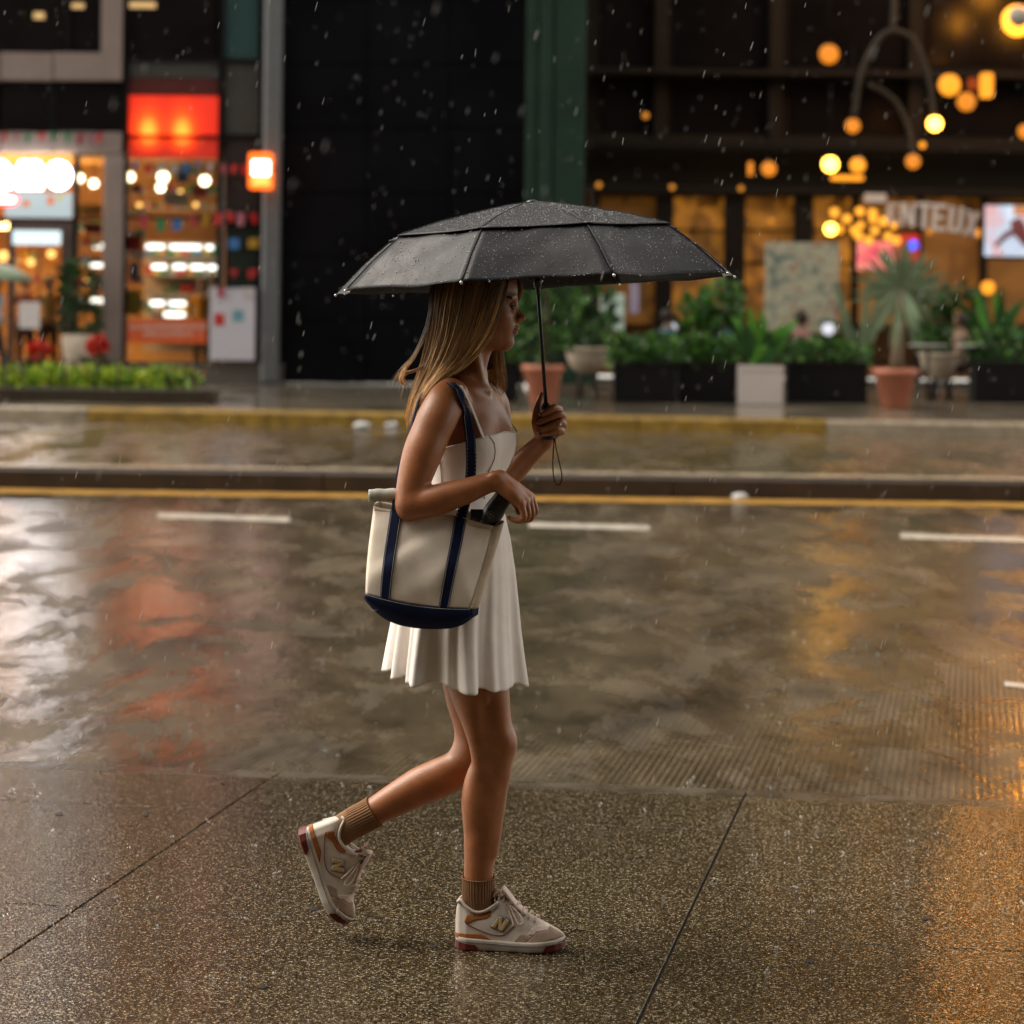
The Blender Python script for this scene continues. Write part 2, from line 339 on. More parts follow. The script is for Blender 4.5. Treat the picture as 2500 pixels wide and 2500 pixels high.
far_m = mat('wet far pavement', (.135, .115, .085), 0.14, spec=.6, var=0.3, scale=.9, bump=.25, bscale=12, rvar=.09)
p0, p1 = fa + fn * .34, fb + fn * .34
b = MB(); b.add([(p0.x, p0.y, FZ - .006), (p1.x, p1.y, FZ - .006), (p1.x + 20, 120, FZ - .006), (p0.x - 20, 120, FZ - .006)], [(0, 1, 2, 3)]); fw = mesh_obj('far_pavement', b.v, b.f, far_m, None, False, None, False); fw['kind'] = 'structure'
def gp(px, py): return ground(px, py, FZ)

# the building line behind the viewer's back, which shades the walk from that side
hb = empty('street_front', (0, -9.0, 0), 'dark building front on the near side of the street, behind the viewpoint', 'building')
dark_w = mat('dark near front', (.03, .027, .024), .6, var=.2)
b = MB(); b.box((-45, -13.0, -.2), (45, -9.0, 27.0)); b.build('front_wall', dark_w, hb, False)
b = MB(); b.box((-45, -9.0, 3.6), (45, -6.2, 4.0)); b.build('canopy_roof', dark_w, hb, False)
# ================================================================== buildings across the street
YB = gp(560, 936).y
def bxp(b, x0, y0, x1, y1, Y, th, bev=0.0):
    """box whose front face covers that pixel rectangle at depth Y"""
    cx, cy = (x0 + x1) / 2, (y0 + y1) / 2; a, c, d_, e = at(x0, cy, Y), at(x1, cy, Y), at(cx, y0, Y), at(cx, y1, Y)
    b.box((a.x, Y, e.z), (c.x, Y + th, d_.z), bev)
def rect(name, x0, y0, x1, y1, Y, th, m, parent=None, bev=0.0):
    b = MB(); bxp(b, x0, y0, x1, y1, Y, th, bev); return b.build(name, m, parent, False)
panel_m = mat('pinkish grey stone panel', (.25, .195, .175), 0.45, var=0.08, scale=2); frame_m = mat('black window frame', (.006, .006, .006), 0.5, spec=.1, var=0.1); dkfr = mat('dark brown door frame', (.075, .052, .047), 0.4, var=0.1)
teal_m = mat('teal glass panel', (.035, .075, .075), 0.15, spec=.6, var=0.1); grey_p = mat('grey panel', (.055, .055, .05), 0.35, var=0.15); plinth = mat('stone plinth', (.13, .115, .10), 0.35, var=0.15)
silver = mat('brushed steel cladding', (.22, .23, .24), 0.32, metal=.6, var=0.1); dim_glass = mat('dim window glass', (.010, .008, .008), 0.15, spec=.15, var=0.3, scale=.8); shop_g = glass('shop glass')
warm_wall = mat('warm shop wall', (.46, .25, .09), 0.7, var=0.3, scale=1.2); shop_floor = mat('shop floor', (.14, .07, .03), 0.3, var=0.2)
sb = empty('shop_building', (at(330, 930, YB).x, YB, FZ), 'corner shop with pinkish stone pillars, lit red sign band and bright windows', 'building')
P_ = lambda nm, x0, y0, x1, y1, m, Y=YB, th=.25, bev=0.0: rect(nm, x0, y0, x1, y1, Y, th, m, sb, bev)
# stone pillars and beams
P_('pillar', 250, -600, 302, 196, panel_m, YB - .12, .5, .01); P_('pillar', 250, 376, 299, 908, panel_m, YB - .12, .5, .01)
for x0, x1 in ((-700, -330), (-327, -3), (1, 128), (131, 247)): P_('beam_panel', x0, 128, x1, 196, panel_m, YB - .10, .4, .01)
for x0, x1 in ((-700, -330), (-327, -3), (1, 128), (131, 297)): P_('beam_panel', x0, 322, x1, 373, panel_m, YB - .10, .4, .01)
for x in (-480, -160, 168): P_('mullion', x - 7, -600, x + 7, 126, frame_m, YB - .02, .2)
P_('mullion', 304, -600, 313, 905, frame_m, YB - .05, .3); P_('mullion', 534, -600, 547, 890, frame_m, YB - .05, .3); P_('mullion', 634, -600, 644, 890, frame_m, YB - .04, .3)
for y in (140, 330, 528): P_('transom', 313, y, 534, y + 8, frame_m, YB - .03, .2)
for y in (143, 328, 540): P_('transom', 547, y, 634, y + 9, frame_m, YB - .03, .2)
# upper glazing: dim windows, each pane its own piece
for x0, x1 in ((-700, -488), (-472, -168), (-152, 160), (176, 249)): P_('window_pane', x0, -600, x1, 126, dim_glass, YB + .05, .04)
for x0, x1 in ((-700, -328), (-320, -6), (2, 118), (136, 303)): P_('window_pane', x0, 198, x1, 320, dim_glass, YB + .05, .04)
P_('mullion', 118, 198, 136, 320, frame_m, YB + .03, .1); P_('window_pane', 313, -600, 534, 140, dim_glass, YB + .05, .04)
P_('fascia', 313, 148, 534, 190, grey_p, YB + .04, .06); P_('fascia', 313, 192, 534, 232, mat('dark red fascia', (.085, .018, .016), .4), YB + .04, .06)
P_('side_panel', 549, -600, 634, 143, teal_m, YB + .04, .06); P_('side_panel', 549, 152, 634, 328, grey_p, YB + .04, .06); P_('side_panel', 549, 337, 634, 540, mat('smoked panel', (.03, .03, .03), .2), YB + .04, .06); P_('side_panel', 549, 549, 634, 886, mat('smoked green panel', (.026, .034, .028), .2), YB + .04, .06)
P_('backing', -1800, -600, 690, 372, frame_m, YB + .45, .3)
P_('plinth', 300, 886, 690, 938, plinth, YB - .10, .5, .01)
P_('steel_column', 645, -900, 690, 936, silver, YB - .25, .4, .05)
P_('upper_wall', -1800, -3300, 690, -600, mat('upper wall', (.06, .055, .05), .5), YB, 2.0); P_('side_wall', -1800, -600, -700, 940, mat('neighbour wall', (.09, .08, .07), .5), YB, 2.0)
# shop room behind the glass
P_('room_back', -700, 380, 640, 930, warm_wall, YB + 5.5, .2); P_('room_floor', -700, 905, 640, 935, shop_floor, YB + .12, 5.4); P_('room_ceiling', -700, 352, 640, 376, warm_wall, YB + .12, 5.4)
# red glowing sign band: one light box above the transom, one below, two bright spots drawn into each face's glow
def redbox(name, y0, y1, label, strength):
    m = bpy.data.materials.new(name); m.use_nodes = True; nt = m.node_tree; L = nt.links; bs = nt.nodes['Principled BSDF']
    o = rect('sign_box', 315, y0, 532, y1, YB + .02, .10, m); a, c = at(315, (y0 + y1) / 2, YB), at(532, (y0 + y1) / 2, YB); w = c.x - a.x
    tc = nd(nt, 'ShaderNodeTexCoord'); sp = nd(nt, 'ShaderNodeSeparateXYZ'); L.new(tc.outputs['Generated'], sp.inputs[0])
    tot = None
    for cx_ in (.22, .60):
        mx_ = nd(nt, 'ShaderNodeMath', _operation='SUBTRACT', i1=cx_); L.new(sp.outputs[0], mx_.inputs[0]); m2 = nd(nt, 'ShaderNodeMath', _operation='MULTIPLY', i1=5.0); L.new(mx_.outputs[0], m2.inputs[0])
        mz = nd(nt, 'ShaderNodeMath', _operation='SUBTRACT', i1=(.05 if strength > 1.2 else .95)); L.new(sp.outputs[2], mz.inputs[0]); m3 = nd(nt, 'ShaderNodeMath', _operation='MULTIPLY', i1=1.3); L.new(mz.outputs[0], m3.inputs[0])
        s1 = nd(nt, 'ShaderNodeMath', _operation='MULTIPLY'); L.new(m2.outputs[0], s1.inputs[0]); L.new(m2.outputs[0], s1.inputs[1]); s2 = nd(nt, 'ShaderNodeMath', _operation='MULTIPLY_ADD'); L.new(m3.outputs[0], s2.inputs[0]); L.new(m3.outputs[0], s2.inputs[1]); L.new(s1.outputs[0], s2.inputs[2])
        ng = nd(nt, 'ShaderNodeMath', _operation='MULTIPLY', i1=-2.3); L.new(s2.outputs[0], ng.inputs[0]); ex = nd(nt, 'ShaderNodeMath', _operation='EXPONENT'); L.new(ng.outputs[0], ex.inputs[0])
        if tot is None: tot = ex
        else: ad = nd(nt, 'ShaderNodeMath', _operation='ADD'); L.new(tot.outputs[0], ad.inputs[0]); L.new(ex.outputs[0], ad.inputs[1]); tot = ad
    cr = nd(nt, 'ShaderNodeValToRGB'); e = cr.color_ramp.elements; e[0].position = 0; e[0].color = (.15, .004, .001, 1); e[1].position = 1; e[1].color = (1, .15, .014, 1); x = e.new(.45); x.color = (.55, .026, .001, 1)
    L.new(tot.outputs[0], cr.inputs[0]); L.new(cr.outputs[0], bs.inputs['Emission Color']); bs.inputs['Emission Strength'].default_value = strength; bs.inputs['Base Color'].default_value = (.3, .02, .01, 1)
    tag(o, label, 'sign')
redbox('red sign light', 234, 328, 'tall glowing red orange light box above the big shop window', 1.9)
redbox('red sign light low', 338, 386, 'shallow glowing red light box just above the shop window glass', .95)
# white round letters of the shop name (cut by the picture's left edge)
sign_w = glow('white letter light', (1.0, .97, .97), 14.0)
def letter(pts, label, Y=YB - .30, th=.10):
    b = MB(); q = [at(x, y, Y) for x, y in pts]; b.prism([(p.x, p.z) for p in q], Y, Y + th); o = b.build('sign_letter', sign_w, None, False); tag(o, label, 'letter', 'white bubble letters over the shop door')
circ = lambda cx, cy, rx, ry, n=28, a0=0, a1=360: [(cx + rx * math.cos(R(a0 + (a1 - a0) * k / n)), cy + ry * math.sin(R(a0 + (a1 - a0) * k / n))) for k in range(n + (a1 - a0 < 360))]
letter([(-36, 460)] + circ(-5, 425, 31, 34, 20, 180, 360) + [(26, 460)], 'white glowing letter with an arched top cut off by the picture edge')
letter([(41, 462), (41, 418)] + circ(59, 414, 18, 22, 10, 180, 320) + circ(84, 414, 18, 22, 10, 220, 360) + [(102, 418), (102, 462)], 'white glowing letter M with two humps over the shop door')
letter(circ(142, 428, 31, 34), 'white glowing round letter O nearest the stone pillar')
neon = empty('neon_sign', tuple(at(10, 500, YB - .2)), 'small red neon sign with a white core under the bubble letters', 'sign')
b = MB(); q = [at(x, y, YB - .2) for x, y in ((-40, 462), (10, 466), (18, 476), (38, 478), (42, 490), (34, 498), (-40, 500))]; b.prism([(p.x, p.z) for p in q], YB - .2, YB - .12); b.build('face', glow('neon white', (1, .85, .82), 6.0), neon, False)
b = MB(); b.tube([(p.x, YB - .21, p.z) for p in q] + [(q[0].x, YB - .21, q[0].z)], .03, 6); b.build('neon_tube', glow('neon red', (1, .03, .02), 5.0), neon)
# window wall left of the pillar
for x0, x1, y0, y1, nm in ((12, 176, 470, 531, 'poster'),): tag(rect('window_poster', x0, y0, x1, y1, YB - .02, .02, glow('lit pale poster', (.62, .74, .76), .75)), 'pale blue lit poster panel under the bubble letters', 'poster')
for x0, y0, x1, y1, m in ((55, 488, 72, 505, (.9, .25, .05)), (115, 478, 132, 500, (.9, .22, .05)), (140, 475, 152, 490, (.7, .6, .05))):
    p_ = rect('poster_print', x0, y0, x1, y1, YB - .028, .006, glow('print %d' % x0, m, .8)); tag(p_, {55: 'orange shape printed low on the pale poster', 115: 'orange shape printed on the right of the pale poster', 140: 'yellow shape printed on the pale poster edge'}[x0], 'print')
P_('transom', -200, 531, 183, 541, frame_m, YB - .05, .2); P_('mullion', 176, 376, 187, 905, frame_m, YB - .05, .2); P_('transom', 187, 531, 250, 538, frame_m, YB - .05, .2)
P_('door_frame', 18, 541, 32, 905, dkfr, YB - .08, .2); P_('door_frame', 148, 541, 176, 905, dkfr, YB - .08, .2); P_('door_frame', 32, 541, 148, 562, dkfr, YB - .08, .2)
P_('window_pane', 34, 600, 92, 900, shop_g, YB, .01); P_('window_pane', 96, 600, 147, 900, shop_g, YB, .01); P_('window_pane', 188, 540, 250, 900, shop_g, YB, .01); P_('window_pane', 188, 378, 250, 530, shop_g, YB, .01)
P_('window_pane', 314, 388, 533, 527, shop_g, YB, .01); P_('window_pane', 314, 537, 533, 884, shop_g, YB, .01); P_('window_pane', -200, 543, 17, 903, shop_g, YB, .01)
P_('door_stile', 92, 600, 96, 900, dkfr, YB - .04, .08)
tag(rect('door_sign', 31, 563, 147, 597, YB - .14, .06, glow('pale sign light', (.70, .86, .88), 1.3)), 'pale bluish lit sign strip over the shop door', 'sign')
tag(rect('paper_notice', 46, 737, 97, 802, YB - .05, .006, mat('notice paper', (.62, .58, .56), .8, emit=(.6, .55, .52), es=.05)), 'white paper notice taped to the shop door glass', 'notice')
# lights inside the shop
lw, la = glow('shop tube light', (1.0, .95, .86), 4.0), glow('shop bulb light', (1.0, .72, .35), 9.0)
def bar(x0, x1, y, label, Y=YB + 3.0, h=11, m=lw):
    o = rect('shop_light', x0, y - h / 2, x1, y + h / 2, Y, .12, m, None, .03); tag(o, label, 'lamp', 'lights inside the shop')
for x0, x1, y, l in ((356, 400, 602, 'upper left'), (414, 490, 603, 'upper long middle'), (502, 519, 604, 'upper right end'), (370, 405, 651, 'second row left'), (422, 452, 651, 'second row middle'), (464, 498, 652, 'second row right'), (506, 526, 653, 'second row right end'), (366, 400, 740, 'third row left'), (412, 452, 741, 'third row right'), (400, 450, 768, 'lowest row')):
    bar(x0, x1, y, 'white shelf light in the big shop window, %s' % l)
for x0, x1, y, l in ((226, 252, 601, 'topmost of the narrow window'), (214, 252, 646, 'middle of the narrow window'), (184, 204, 733, 'lowest left in the narrow window'), (222, 250, 734, 'lowest right in the narrow window')): bar(x0, x1, y, 'white shelf light, %s' % l)
def bulb(x, y, r_px, Y, m, label, grp, name='round_lamp', stem=None):
    c = at(x, y, Y); r_ = r_px * Y / FPX; root = empty(name, (c.x, c.y, c.z - r_), label, 'lamp', grp); b = MB(); b.ball(tuple(c), r_, 16, 10); b.build('globe', m, root)
    b = MB(); b.lathe((c.x, c.y, c.z + r_ * .92), [(r_ * .38, 0), (r_ * .34, r_ * .22), (r_ * .12, r_ * .4)], 12); b.build('cap', frame_m, root)
    if stem: b = MB(); b.tube([(c.x, c.y, c.z + r_), (c.x, c.y, c.z + r_ + stem)], .012, 6); b.build('cord', frame_m, root)
    return root
for x, y, r_, l in ((195, 435, 10, 'leftmost amber lamp high in the narrow window'), (229, 448, 10, 'amber lamp beside the pillar in the narrow window'), (317, 432, 11, 'cream lamp at the left edge of the big window'), (398, 432, 13, 'bright cream lamp high in the big window'), (392, 458, 10, 'cream lamp just below the bright one'), (500, 441, 12, 'cream lamp near the right edge of the big window')):
    bulb(x, y, r_, YB + 2.2, glow('shop cream light', (1, .80, .50), 9.0), l, 'lamps hanging in the shop', 'shop_lamp', .9)
for x, y, r_, l in ((205, 560, 7, 'amber lamp under the narrow window transom'), (212, 690, 8, 'amber lamp beside the door shrub'), (240, 765, 8, 'amber lamp low in the narrow window'), (75, 640, 9, 'warm pendant inside the door glass'), (125, 620, 10, 'orange pendant behind the door stile'), (8, 625, 13, 'orange lamp at the left edge inside the shop'), (340, 500, 6, 'small amber lamp left in the big window'), (478, 500, 6, 'small amber lamp right in the big window'), (440, 470, 7, 'small amber lamp in the middle of the big window')):
    bulb(x, y, r_, YB + 1.6, glow('shop amber light', (1, .52, .14), 3.0), l, 'lamps hanging in the shop', 'shop_lamp', .3)
tag(rect('fill_panel', 320, 377, 520, 384, YB + 2.6, 1.6, glow('room fill glow', (1, .78, .48), 16.0)), 'wide warm fill panel added under the ceiling behind the big window', 'lamp')  # these three glowing panels are added to brighten the shop inside
tag(rect('fill_panel', 10, 545, 170, 552, YB + 1.6, 1.8, glow('entry fill glow', (1, .55, .18), 14.0)), 'warm fill panel added inside the shop entrance', 'lamp')
tag(rect('fill_panel', -300, 545, 0, 552, YB + 1.6, 1.8, glow('entry fill glow', (1, .55, .18), 14.0)), 'unseen warm fill panel added at the far left of the shop', 'lamp')
# shelves of goods inside
goods = [mat('goods %d' % k, c, .5, var=.1) for k, c in enumerate(((.5, .04, .03), (.55, .22, .03), (.06, .16, .30), (.5, .42, .3), (.05, .2, .08), (.5, .35, .04), (.35, .3, .28)))]
cab = empty('shop_shelf', tuple(at(440, 880, YB + 3.4)), 'cream shelving full of small goods inside the big window', 'shelf')
rect('back_panel', 352, 590, 530, 860, YB + 3.5, .05, mat('cream shelf', (.55, .44, .32), .6), cab)
for y in (625, 672, 715, 760, 805): rect('shelf_board', 352, y, 530, y + 4, YB + 3.1, .4, mat('cream shelf', (.55, .44, .32), .6), cab)
rg = random.Random(3)
for y in (625, 672, 715, 760, 805):
    x = 356
    while x < 520:
        w = rg.uniform(8, 18); h = rg.uniform(10, 26); rect('goods_box', x, y - h, x + w, y, YB + 3.15, .25, rg.choice(goods), cab); x += w + rg.uniform(1, 8)
for k, (x0, y0, x1, y1, c) in enumerate(((310, 575, 345, 612, 0), (316, 640, 340, 680, 2), (312, 708, 345, 770, 5), (400, 470, 460, 500, 3), (190, 500, 248, 528, 1), (205, 545, 248, 570, 0), (225, 665, 250, 710, 3), (322, 450, 345, 470, 0), (470, 455, 505, 480, 0), (430, 420, 460, 445, 2))):
    lab = ['red goods poster at the left of the big window', 'blue goods poster at the left of the big window', 'yellow goods poster low at the left of the big window', 'cream hanging panel high in the big window', 'orange display board high in the narrow window', 'red display under the narrow window transom', 'cream figure print in the narrow window', 'small red print high at the left of the big window', 'small red print high at the right of the big window', 'small blue print below the red light box'][k]
    tag(rect('window_print', x0, y0, x1, y1, YB + .25, .02, goods[c]), lab, 'print')
for nm, x0, x1, yrows, Yd, lab in (('display_rack', 190, 248, (560, 600, 640, 700, 760, 820), YB + .9, 'narrow rack of colourful goods in the window beside the pillar'), ('display_rack', 316, 352, (470, 520, 580, 630, 690, 750), YB + .9, 'slim rack of colourful goods at the left edge of the big window'), ('display_rack', 36, 90, (640, 690, 730), YB + 1.9, 'rack of warm coloured goods seen through the shop door'), ('display_rack', 356, 530, (425, 470, 510), YB + 3.4, 'high shelf of goods near the ceiling of the big window')):
    rk = empty(nm, tuple(at((x0 + x1) / 2, 880, Yd)), lab, 'rack')
    for y in yrows:
        rect('shelf_board', x0, y, x1, y + 3, Yd, .35, mat('cream shelf', (.55, .44, .32), .6), rk); x = x0 + 1
        while x < x1 - 6: w = rg.uniform(5, 12); h = rg.uniform(8, 24); rect('goods_box', x, y - h, min(x + w, x1), y, Yd + .05, .2, rg.choice(goods), rk); x += w + rg.uniform(0, 4)
ban = rect('window_banner', 311, 780, 505, 838, YB - .06, .02, mat('orange red banner', (.50, .085, .02), .6, emit=(.5, .08, .02), es=.10)); tag(ban, 'orange red banner with two white lines across the big window', 'banner')
def scribble(x0, x1, y, h, n, seed):
    rg = random.Random(seed); b = MB(); x = x0
    while x < x1:
        w = rg.uniform(5, 9); bxp(b, x, y - h / 2 * rg.uniform(.6, 1), x + w, y + h / 2 * rg.uniform(.6, 1), YB - .068, .006); x += w + rg.uniform(1, 2.5)
    o = b.build('banner_lettering', mat('banner white', (.62, .40, .33), .7), None, False); return o
tag(scribble(316, 500, 797, 14, 1, 4), 'upper blurred white line of writing on the orange banner', 'lettering'); tag(scribble(350, 470, 815, 13, 1, 5), 'lower blurred white line of writing on the orange banner', 'lettering')
# white notice board, orange box sign
wb = empty('notice_board', tuple(at(566, 885, YB - .35)), 'tall white notice board with two stickers standing against the shop', 'sign'); rect('board', 512, 702, 622, 880, YB - .38, .05, mat('white board', (.56, .54, .60), .5, var=.04), wb, .01)
rect('sticker', 523, 765, 548, 795, YB - .388, .006, goods[0], wb); rect('sticker', 568, 757, 595, 785, YB - .388, .006, mat('sticker teal', (.15, .32, .38), .5), wb)
ob = empty('box_sign', tuple(at(636, 460, YB - .6)), 'orange lit box sign with a white panel projecting beside the steel column', 'sign'); rect('case', 606, 372, 663, 461, YB - .75, .35, glow('orange box light', (1, .15, .01), 2.2), ob, .05); rect('panel', 616, 392, 658, 428, YB - .757, .006, glow('box white', (1, .88, .80), 7.0), ob); rect('lower_panel', 616, 434, 658, 452, YB - .757, .006, glow('box amber', (1, .42, .08), 2.2), ob)
rect('bracket', 655, 408, 672, 416, YB - .6, .08, frame_m, ob)
# bunting of little flags
fl_cols = [(.36, .02, .02), (.30, .03, .05), (.03, .12, .30), (.02, .16, .06), (.36, .22, .02), (.42, .38, .36), (.30, .10, .14), (.36, .02, .02)]
def bunting(pts, n, label, seed, Y, size=(16, 24)):
    root = empty('bunting', tuple(at(pts[0][0], pts[0][1], Y)), label, 'bunting'); c = catmull([(x, y, 0) for x, y in pts], n * 4); rg = random.Random(seed)
    b = MB(); b.tube([at(x, y, Y) for x, y, _ in c], .006, 5); b.build('string', frame_m, root)
    for k in range(n):
        x, y, _ = c[k * 4 + 2]; w, h = size[0] * rg.uniform(.8, 1.1), size[1] * rg.uniform(.8, 1.1); q = [at(x - w / 2, y, Y), at(x + w / 2, y, Y), at(x + w / 2 * rg.choice([0, 1]), y + h, Y), at(x - w / 2 * rg.choice([0.05, 1]), y + h, Y)]
        b = MB(); dy = rg.uniform(-.04, .04); b.add([(q[0].x, Y, q[0].z), (q[1].x, Y, q[1].z), (q[2].x, Y - .03 + dy, q[2].z), (q[3].x, Y - .03 - dy, q[3].z)], [(0, 1, 2, 3)]); cc = rg.choice(fl_cols); solidify(b.build('flag', mat('flag %.2f %.2f' % cc[:2], cc, .7), root, False), .004)
bunting([(0, 322), (60, 326), (130, 322), (200, 326), (250, 324)], 9, 'string of small coloured flags along the stone beam', 1, YB - .22)
bunting([(315, 392), (400, 402), (480, 396), (560, 402), (632, 398)], 11, 'string of small coloured flags under the red light box', 2, YB - .1)
bunting([(330, 520), (420, 535), (500, 522), (560, 518), (625, 520)], 9, 'string of small coloured flags across the middle of the big window', 3, YB - .1, (20, 30))
bunting([(545, 580), (590, 582), (630, 580)], 2, 'upper pair of flags on the smoked side panel', 6, YB - .1, (26, 26)); bunting([(545, 655), (590, 657), (630, 655)], 2, 'lower pair of flags on the smoked side panel', 9, YB - .1, (28, 26)); bunting([(515, 700), (560, 703), (620, 700)], 2, 'pair of red flags at the top of the white notice board', 4, YB - .42, (18, 28))
# upper window lights
for x, y, w, h, l in ((95, 38, 26, 16, 'small warm ceiling lamp in the upper left window'), (190, 14, 30, 12, 'warm lamp at the top of the upper window beside the pillar'), (345, 12, 70, 14, 'long warm ceiling lamp in the upper dark window')):
    o = rect('ceiling_lamp', x - w / 2, y - h / 2, x + w / 2, y + h / 2, YB + .02, .02, glow('upper lamp', (1, .62, .25), .75)); tag(o, l, 'lamp')

# black polished wall
bw = empty('black_wall', tuple(at(990, 935, YB)), 'tall black polished stone wall between the shop and the green column', 'wall')
black_st = mat('black polished stone', (.0045, .0045, .006), 0.45, spec=.06, var=0.35, scale=.6, rvar=.06)
rect('wall_core', 690, -3300, 1300, 936, YB + .06, 2.0, frame_m, bw)
ys_ = [936, 780, 624, 470, 312, 156, 0, -160, -320, -480, -640]
for i in range(len(ys_) - 1):
    for x0, x1 in ((691, 892), (895, 1096), (1099, 1300)): rect('stone_panel', x0, ys_[i + 1] + 2, x1, ys_[i] - 1, YB, .08, black_st, bw)
# green column
gm = mat('green painted iron', (.015, .036, .024), 0.5, spec=.2, var=0.18, scale=1.5)
gc = empty('green_column', tuple(at(1370, 935, YB - 1.2)), 'tall dark green fluted column behind the umbrella', 'column')
for x0, x1, th in ((1297, 1330, .35), (1331, 1362, .6), (1363, 1443, .45)): rect('fluted_shaft', x0, -2600, x1, 905, YB - 1.2 - th * .3, th, gm, gc, .04)
rect('base_block', 1288, 900, 1452, 938, YB - 1.5, .9, gm, gc, .03)

# ================================================================== restaurant terrace, right
YR = YB + 3.0
dk = mat('dark bronze metal', (.008, .006, .004), 0.6, spec=.2, var=0.3, scale=1.0); dkw = mat('dark brown wall', (.012, .008, .005), 0.7, spec=.2, var=0.35, scale=.7); dark_stone = mat('dark facade stone', (.020, .014, .008), .7, spec=.2, var=.35, scale=.5)  # wall and upper piers share one very dark brown stone
rb = empty('restaurant_building', tuple(at(1950, 925, YR)), 'dark restaurant front with amber windows and steel beams', 'building')
Q_ = lambda nm, x0, y0, x1, y1, m, Y=YR, th=.3, bev=0.0: rect(nm, x0, y0, x1, y1, Y, th, m, rb, bev)
Q_('upper_wall', 1300, -3300, 4200, 340, dkw, YR + .6, 2.0); Q_('wall', 1300, 340, 4200, 470, dark_stone, YR + .4, 1.0); Q_('room_back', 1300, 470, 4200, 930, mat('brown room wall', (.10, .055, .022), .7, var=.3, scale=.8), YR + 4.0, .3); Q_('room_floor', 1300, 915, 4200, 930, shop_floor, YR, 4.0)
Q_('beam', 1443, 348, 3200, 372, dk, YR - .4, .6, .02); Q_('beam', 1443, 462, 3200, 480, dk, YR - .3, .5, .02); Q_('cornice', 1443, 175, 3200, 190, dkw, YR - .2, .8, .02); Q_('cornice', 1443, -240, 3200, -215, dkw, YR - .2, .8, .02)
for x in (1620, 1900, 2240, 2560): Q_('upper_pier', x - 16, -900, x + 16, 348, dark_stone, YR + .3, .4, .02)
for x0, x1, y0, y1 in ((1470, 1600, 205, 330), (1650, 1870, 205, 330), (1935, 2210, 205, 330), (2270, 2540, 205, 330), (1470, 1600, -180, 160), (1650, 1870, -180, 160), (1935, 2210, -180, 160), (2270, 2540, -180, 160)): Q_('upper_window', x0, y0, x1, y1, dim_glass, YR + .55, .1)
for x0, x1 in ((1443, 1462), (1600, 1642), (1768, 1818), (1938, 1984), (2080, 2096), (2240, 2252), (2395, 2410), (2600, 2650)): Q_('post', x0, 478, x1, 930, dk, YR - .1, .3, .01)
def amber(nm, s_, c=(1, .36, .03)):
    if nm in MATS: return MATS[nm]
    m = bpy.data.materials.new(nm); m.use_nodes = True; nt = m.node_tree; L = nt.links; bs = nt.nodes['Principled BSDF']; bs.inputs['Base Color'].default_value = (.25, .12, .03, 1)
    tc = nd(nt, 'ShaderNodeTexCoord'); no = nd(nt, 'ShaderNodeTexNoise', Scale=2.4, Detail=6.0, Distortion=.8); L.new(tc.outputs['Object'], no.inputs['Vector']); mr = nd(nt, 'ShaderNodeMapRange', i1=.38, i2=.64, i3=s_ * .015, i4=s_ * .30); L.new(no.outputs['Fac'], mr.inputs[0])
    bs.inputs['Emission Color'].default_value = rgba(c); L.new(mr.outputs[0], bs.inputs['Emission Strength']); MATS[nm] = m; return m
for x0, x1, s_ in ((1462, 1600, .10), (1642, 1768, .34), (1818, 1938, .36), (1984, 2080, .55), (2096, 2240, .30), (2252, 2395, .16), (2410, 2600, .10)): Q_('lit_window', x0, 482, x1, 790, amber('amber window %d' % x0, s_), YR + .2, .06)
for x0, x1 in ((1642, 1768), (1818, 1938), (1984, 2080), (2096, 2240)):
    for y in (560, 640): Q_('glazing_bar', x0, y, x1, y + 5, dk, YR + .12, .06)
# globe lamps
def amb(nm, s_, c): return glow(nm, c, s_)
g_soft, g_mid, g_hot = amb('globe soft', .95, (1, .30, .020)), amb('globe mid', 1.5, (1, .34, .02)), amb('globe hot', 13.0, (1, .46, .05))
YL = YB - 1.0
for x, y, r_, m, l in ((2024, 132, 24, g_soft, 'large amber globe lamp alone against the dark upper wall'), (2318, 207, 27, g_mid, 'largest bright globe of the upper right lamp cluster'), (2359, 248, 23, g_soft, 'lower globe of the upper right lamp cluster'), (2082, 307, 18, g_soft, 'globe lamp hanging under the tall arched arm'), (2282, 302, 18, g_hot, 'very bright small globe lamp below the upper right cluster'), (2229, 394, 18, g_soft, 'globe lamp under the low curved arm'), (1877, 412, 18, g_soft, 'globe lamp over the left amber windows'), (2027, 401, 19, g_hot, 'white hot globe lamp of the middle pair'), (2094, 403, 19, g_mid, 'amber globe lamp of the middle pair'), (2503, 321, 18, g_soft, 'globe lamp half cut off by the right edge'), (2252, 354, 8, g_mid, 'tiny globe lamp under the very bright one'), (2460, 700, 0, None, '')):
    if m: bulb(x, y, r_, YL, m, l, 'amber globe lamps of the terrace', 'globe_lamp', 1.2)
tag(rect('lantern', 2398, 177, 2426, 237, YL, .3, g_mid, None, .04), 'upright amber lantern right of the globe cluster', 'lamp'); tag(rect('lantern', 1827, 395, 1839, 428, YL, .15, g_soft, None, .03), 'small slim amber lantern left of the first globe', 'lamp'); tag(rect('lantern', 2030, 428, 2110, 440, YL + .2, .2, g_mid, None, .04), 'long amber glow under the middle pair, built as a lit strip', 'lamp'); tag(rect('lantern', 2365, 190, 2392, 218, YL + .3, .2, glow('deep red lamp', (.6, .08, .01), .5), None, .03), 'dim red box lamp between the globe cluster and lantern', 'lamp')  # the long flat one is a glow built as a lit box, no lantern
big = empty('round_spotlight', tuple(at(2488, 90, YL)), 'big lamp with a grey disc over a glowing amber ring at the top right', 'lamp'); c = at(2484, 50, YL)
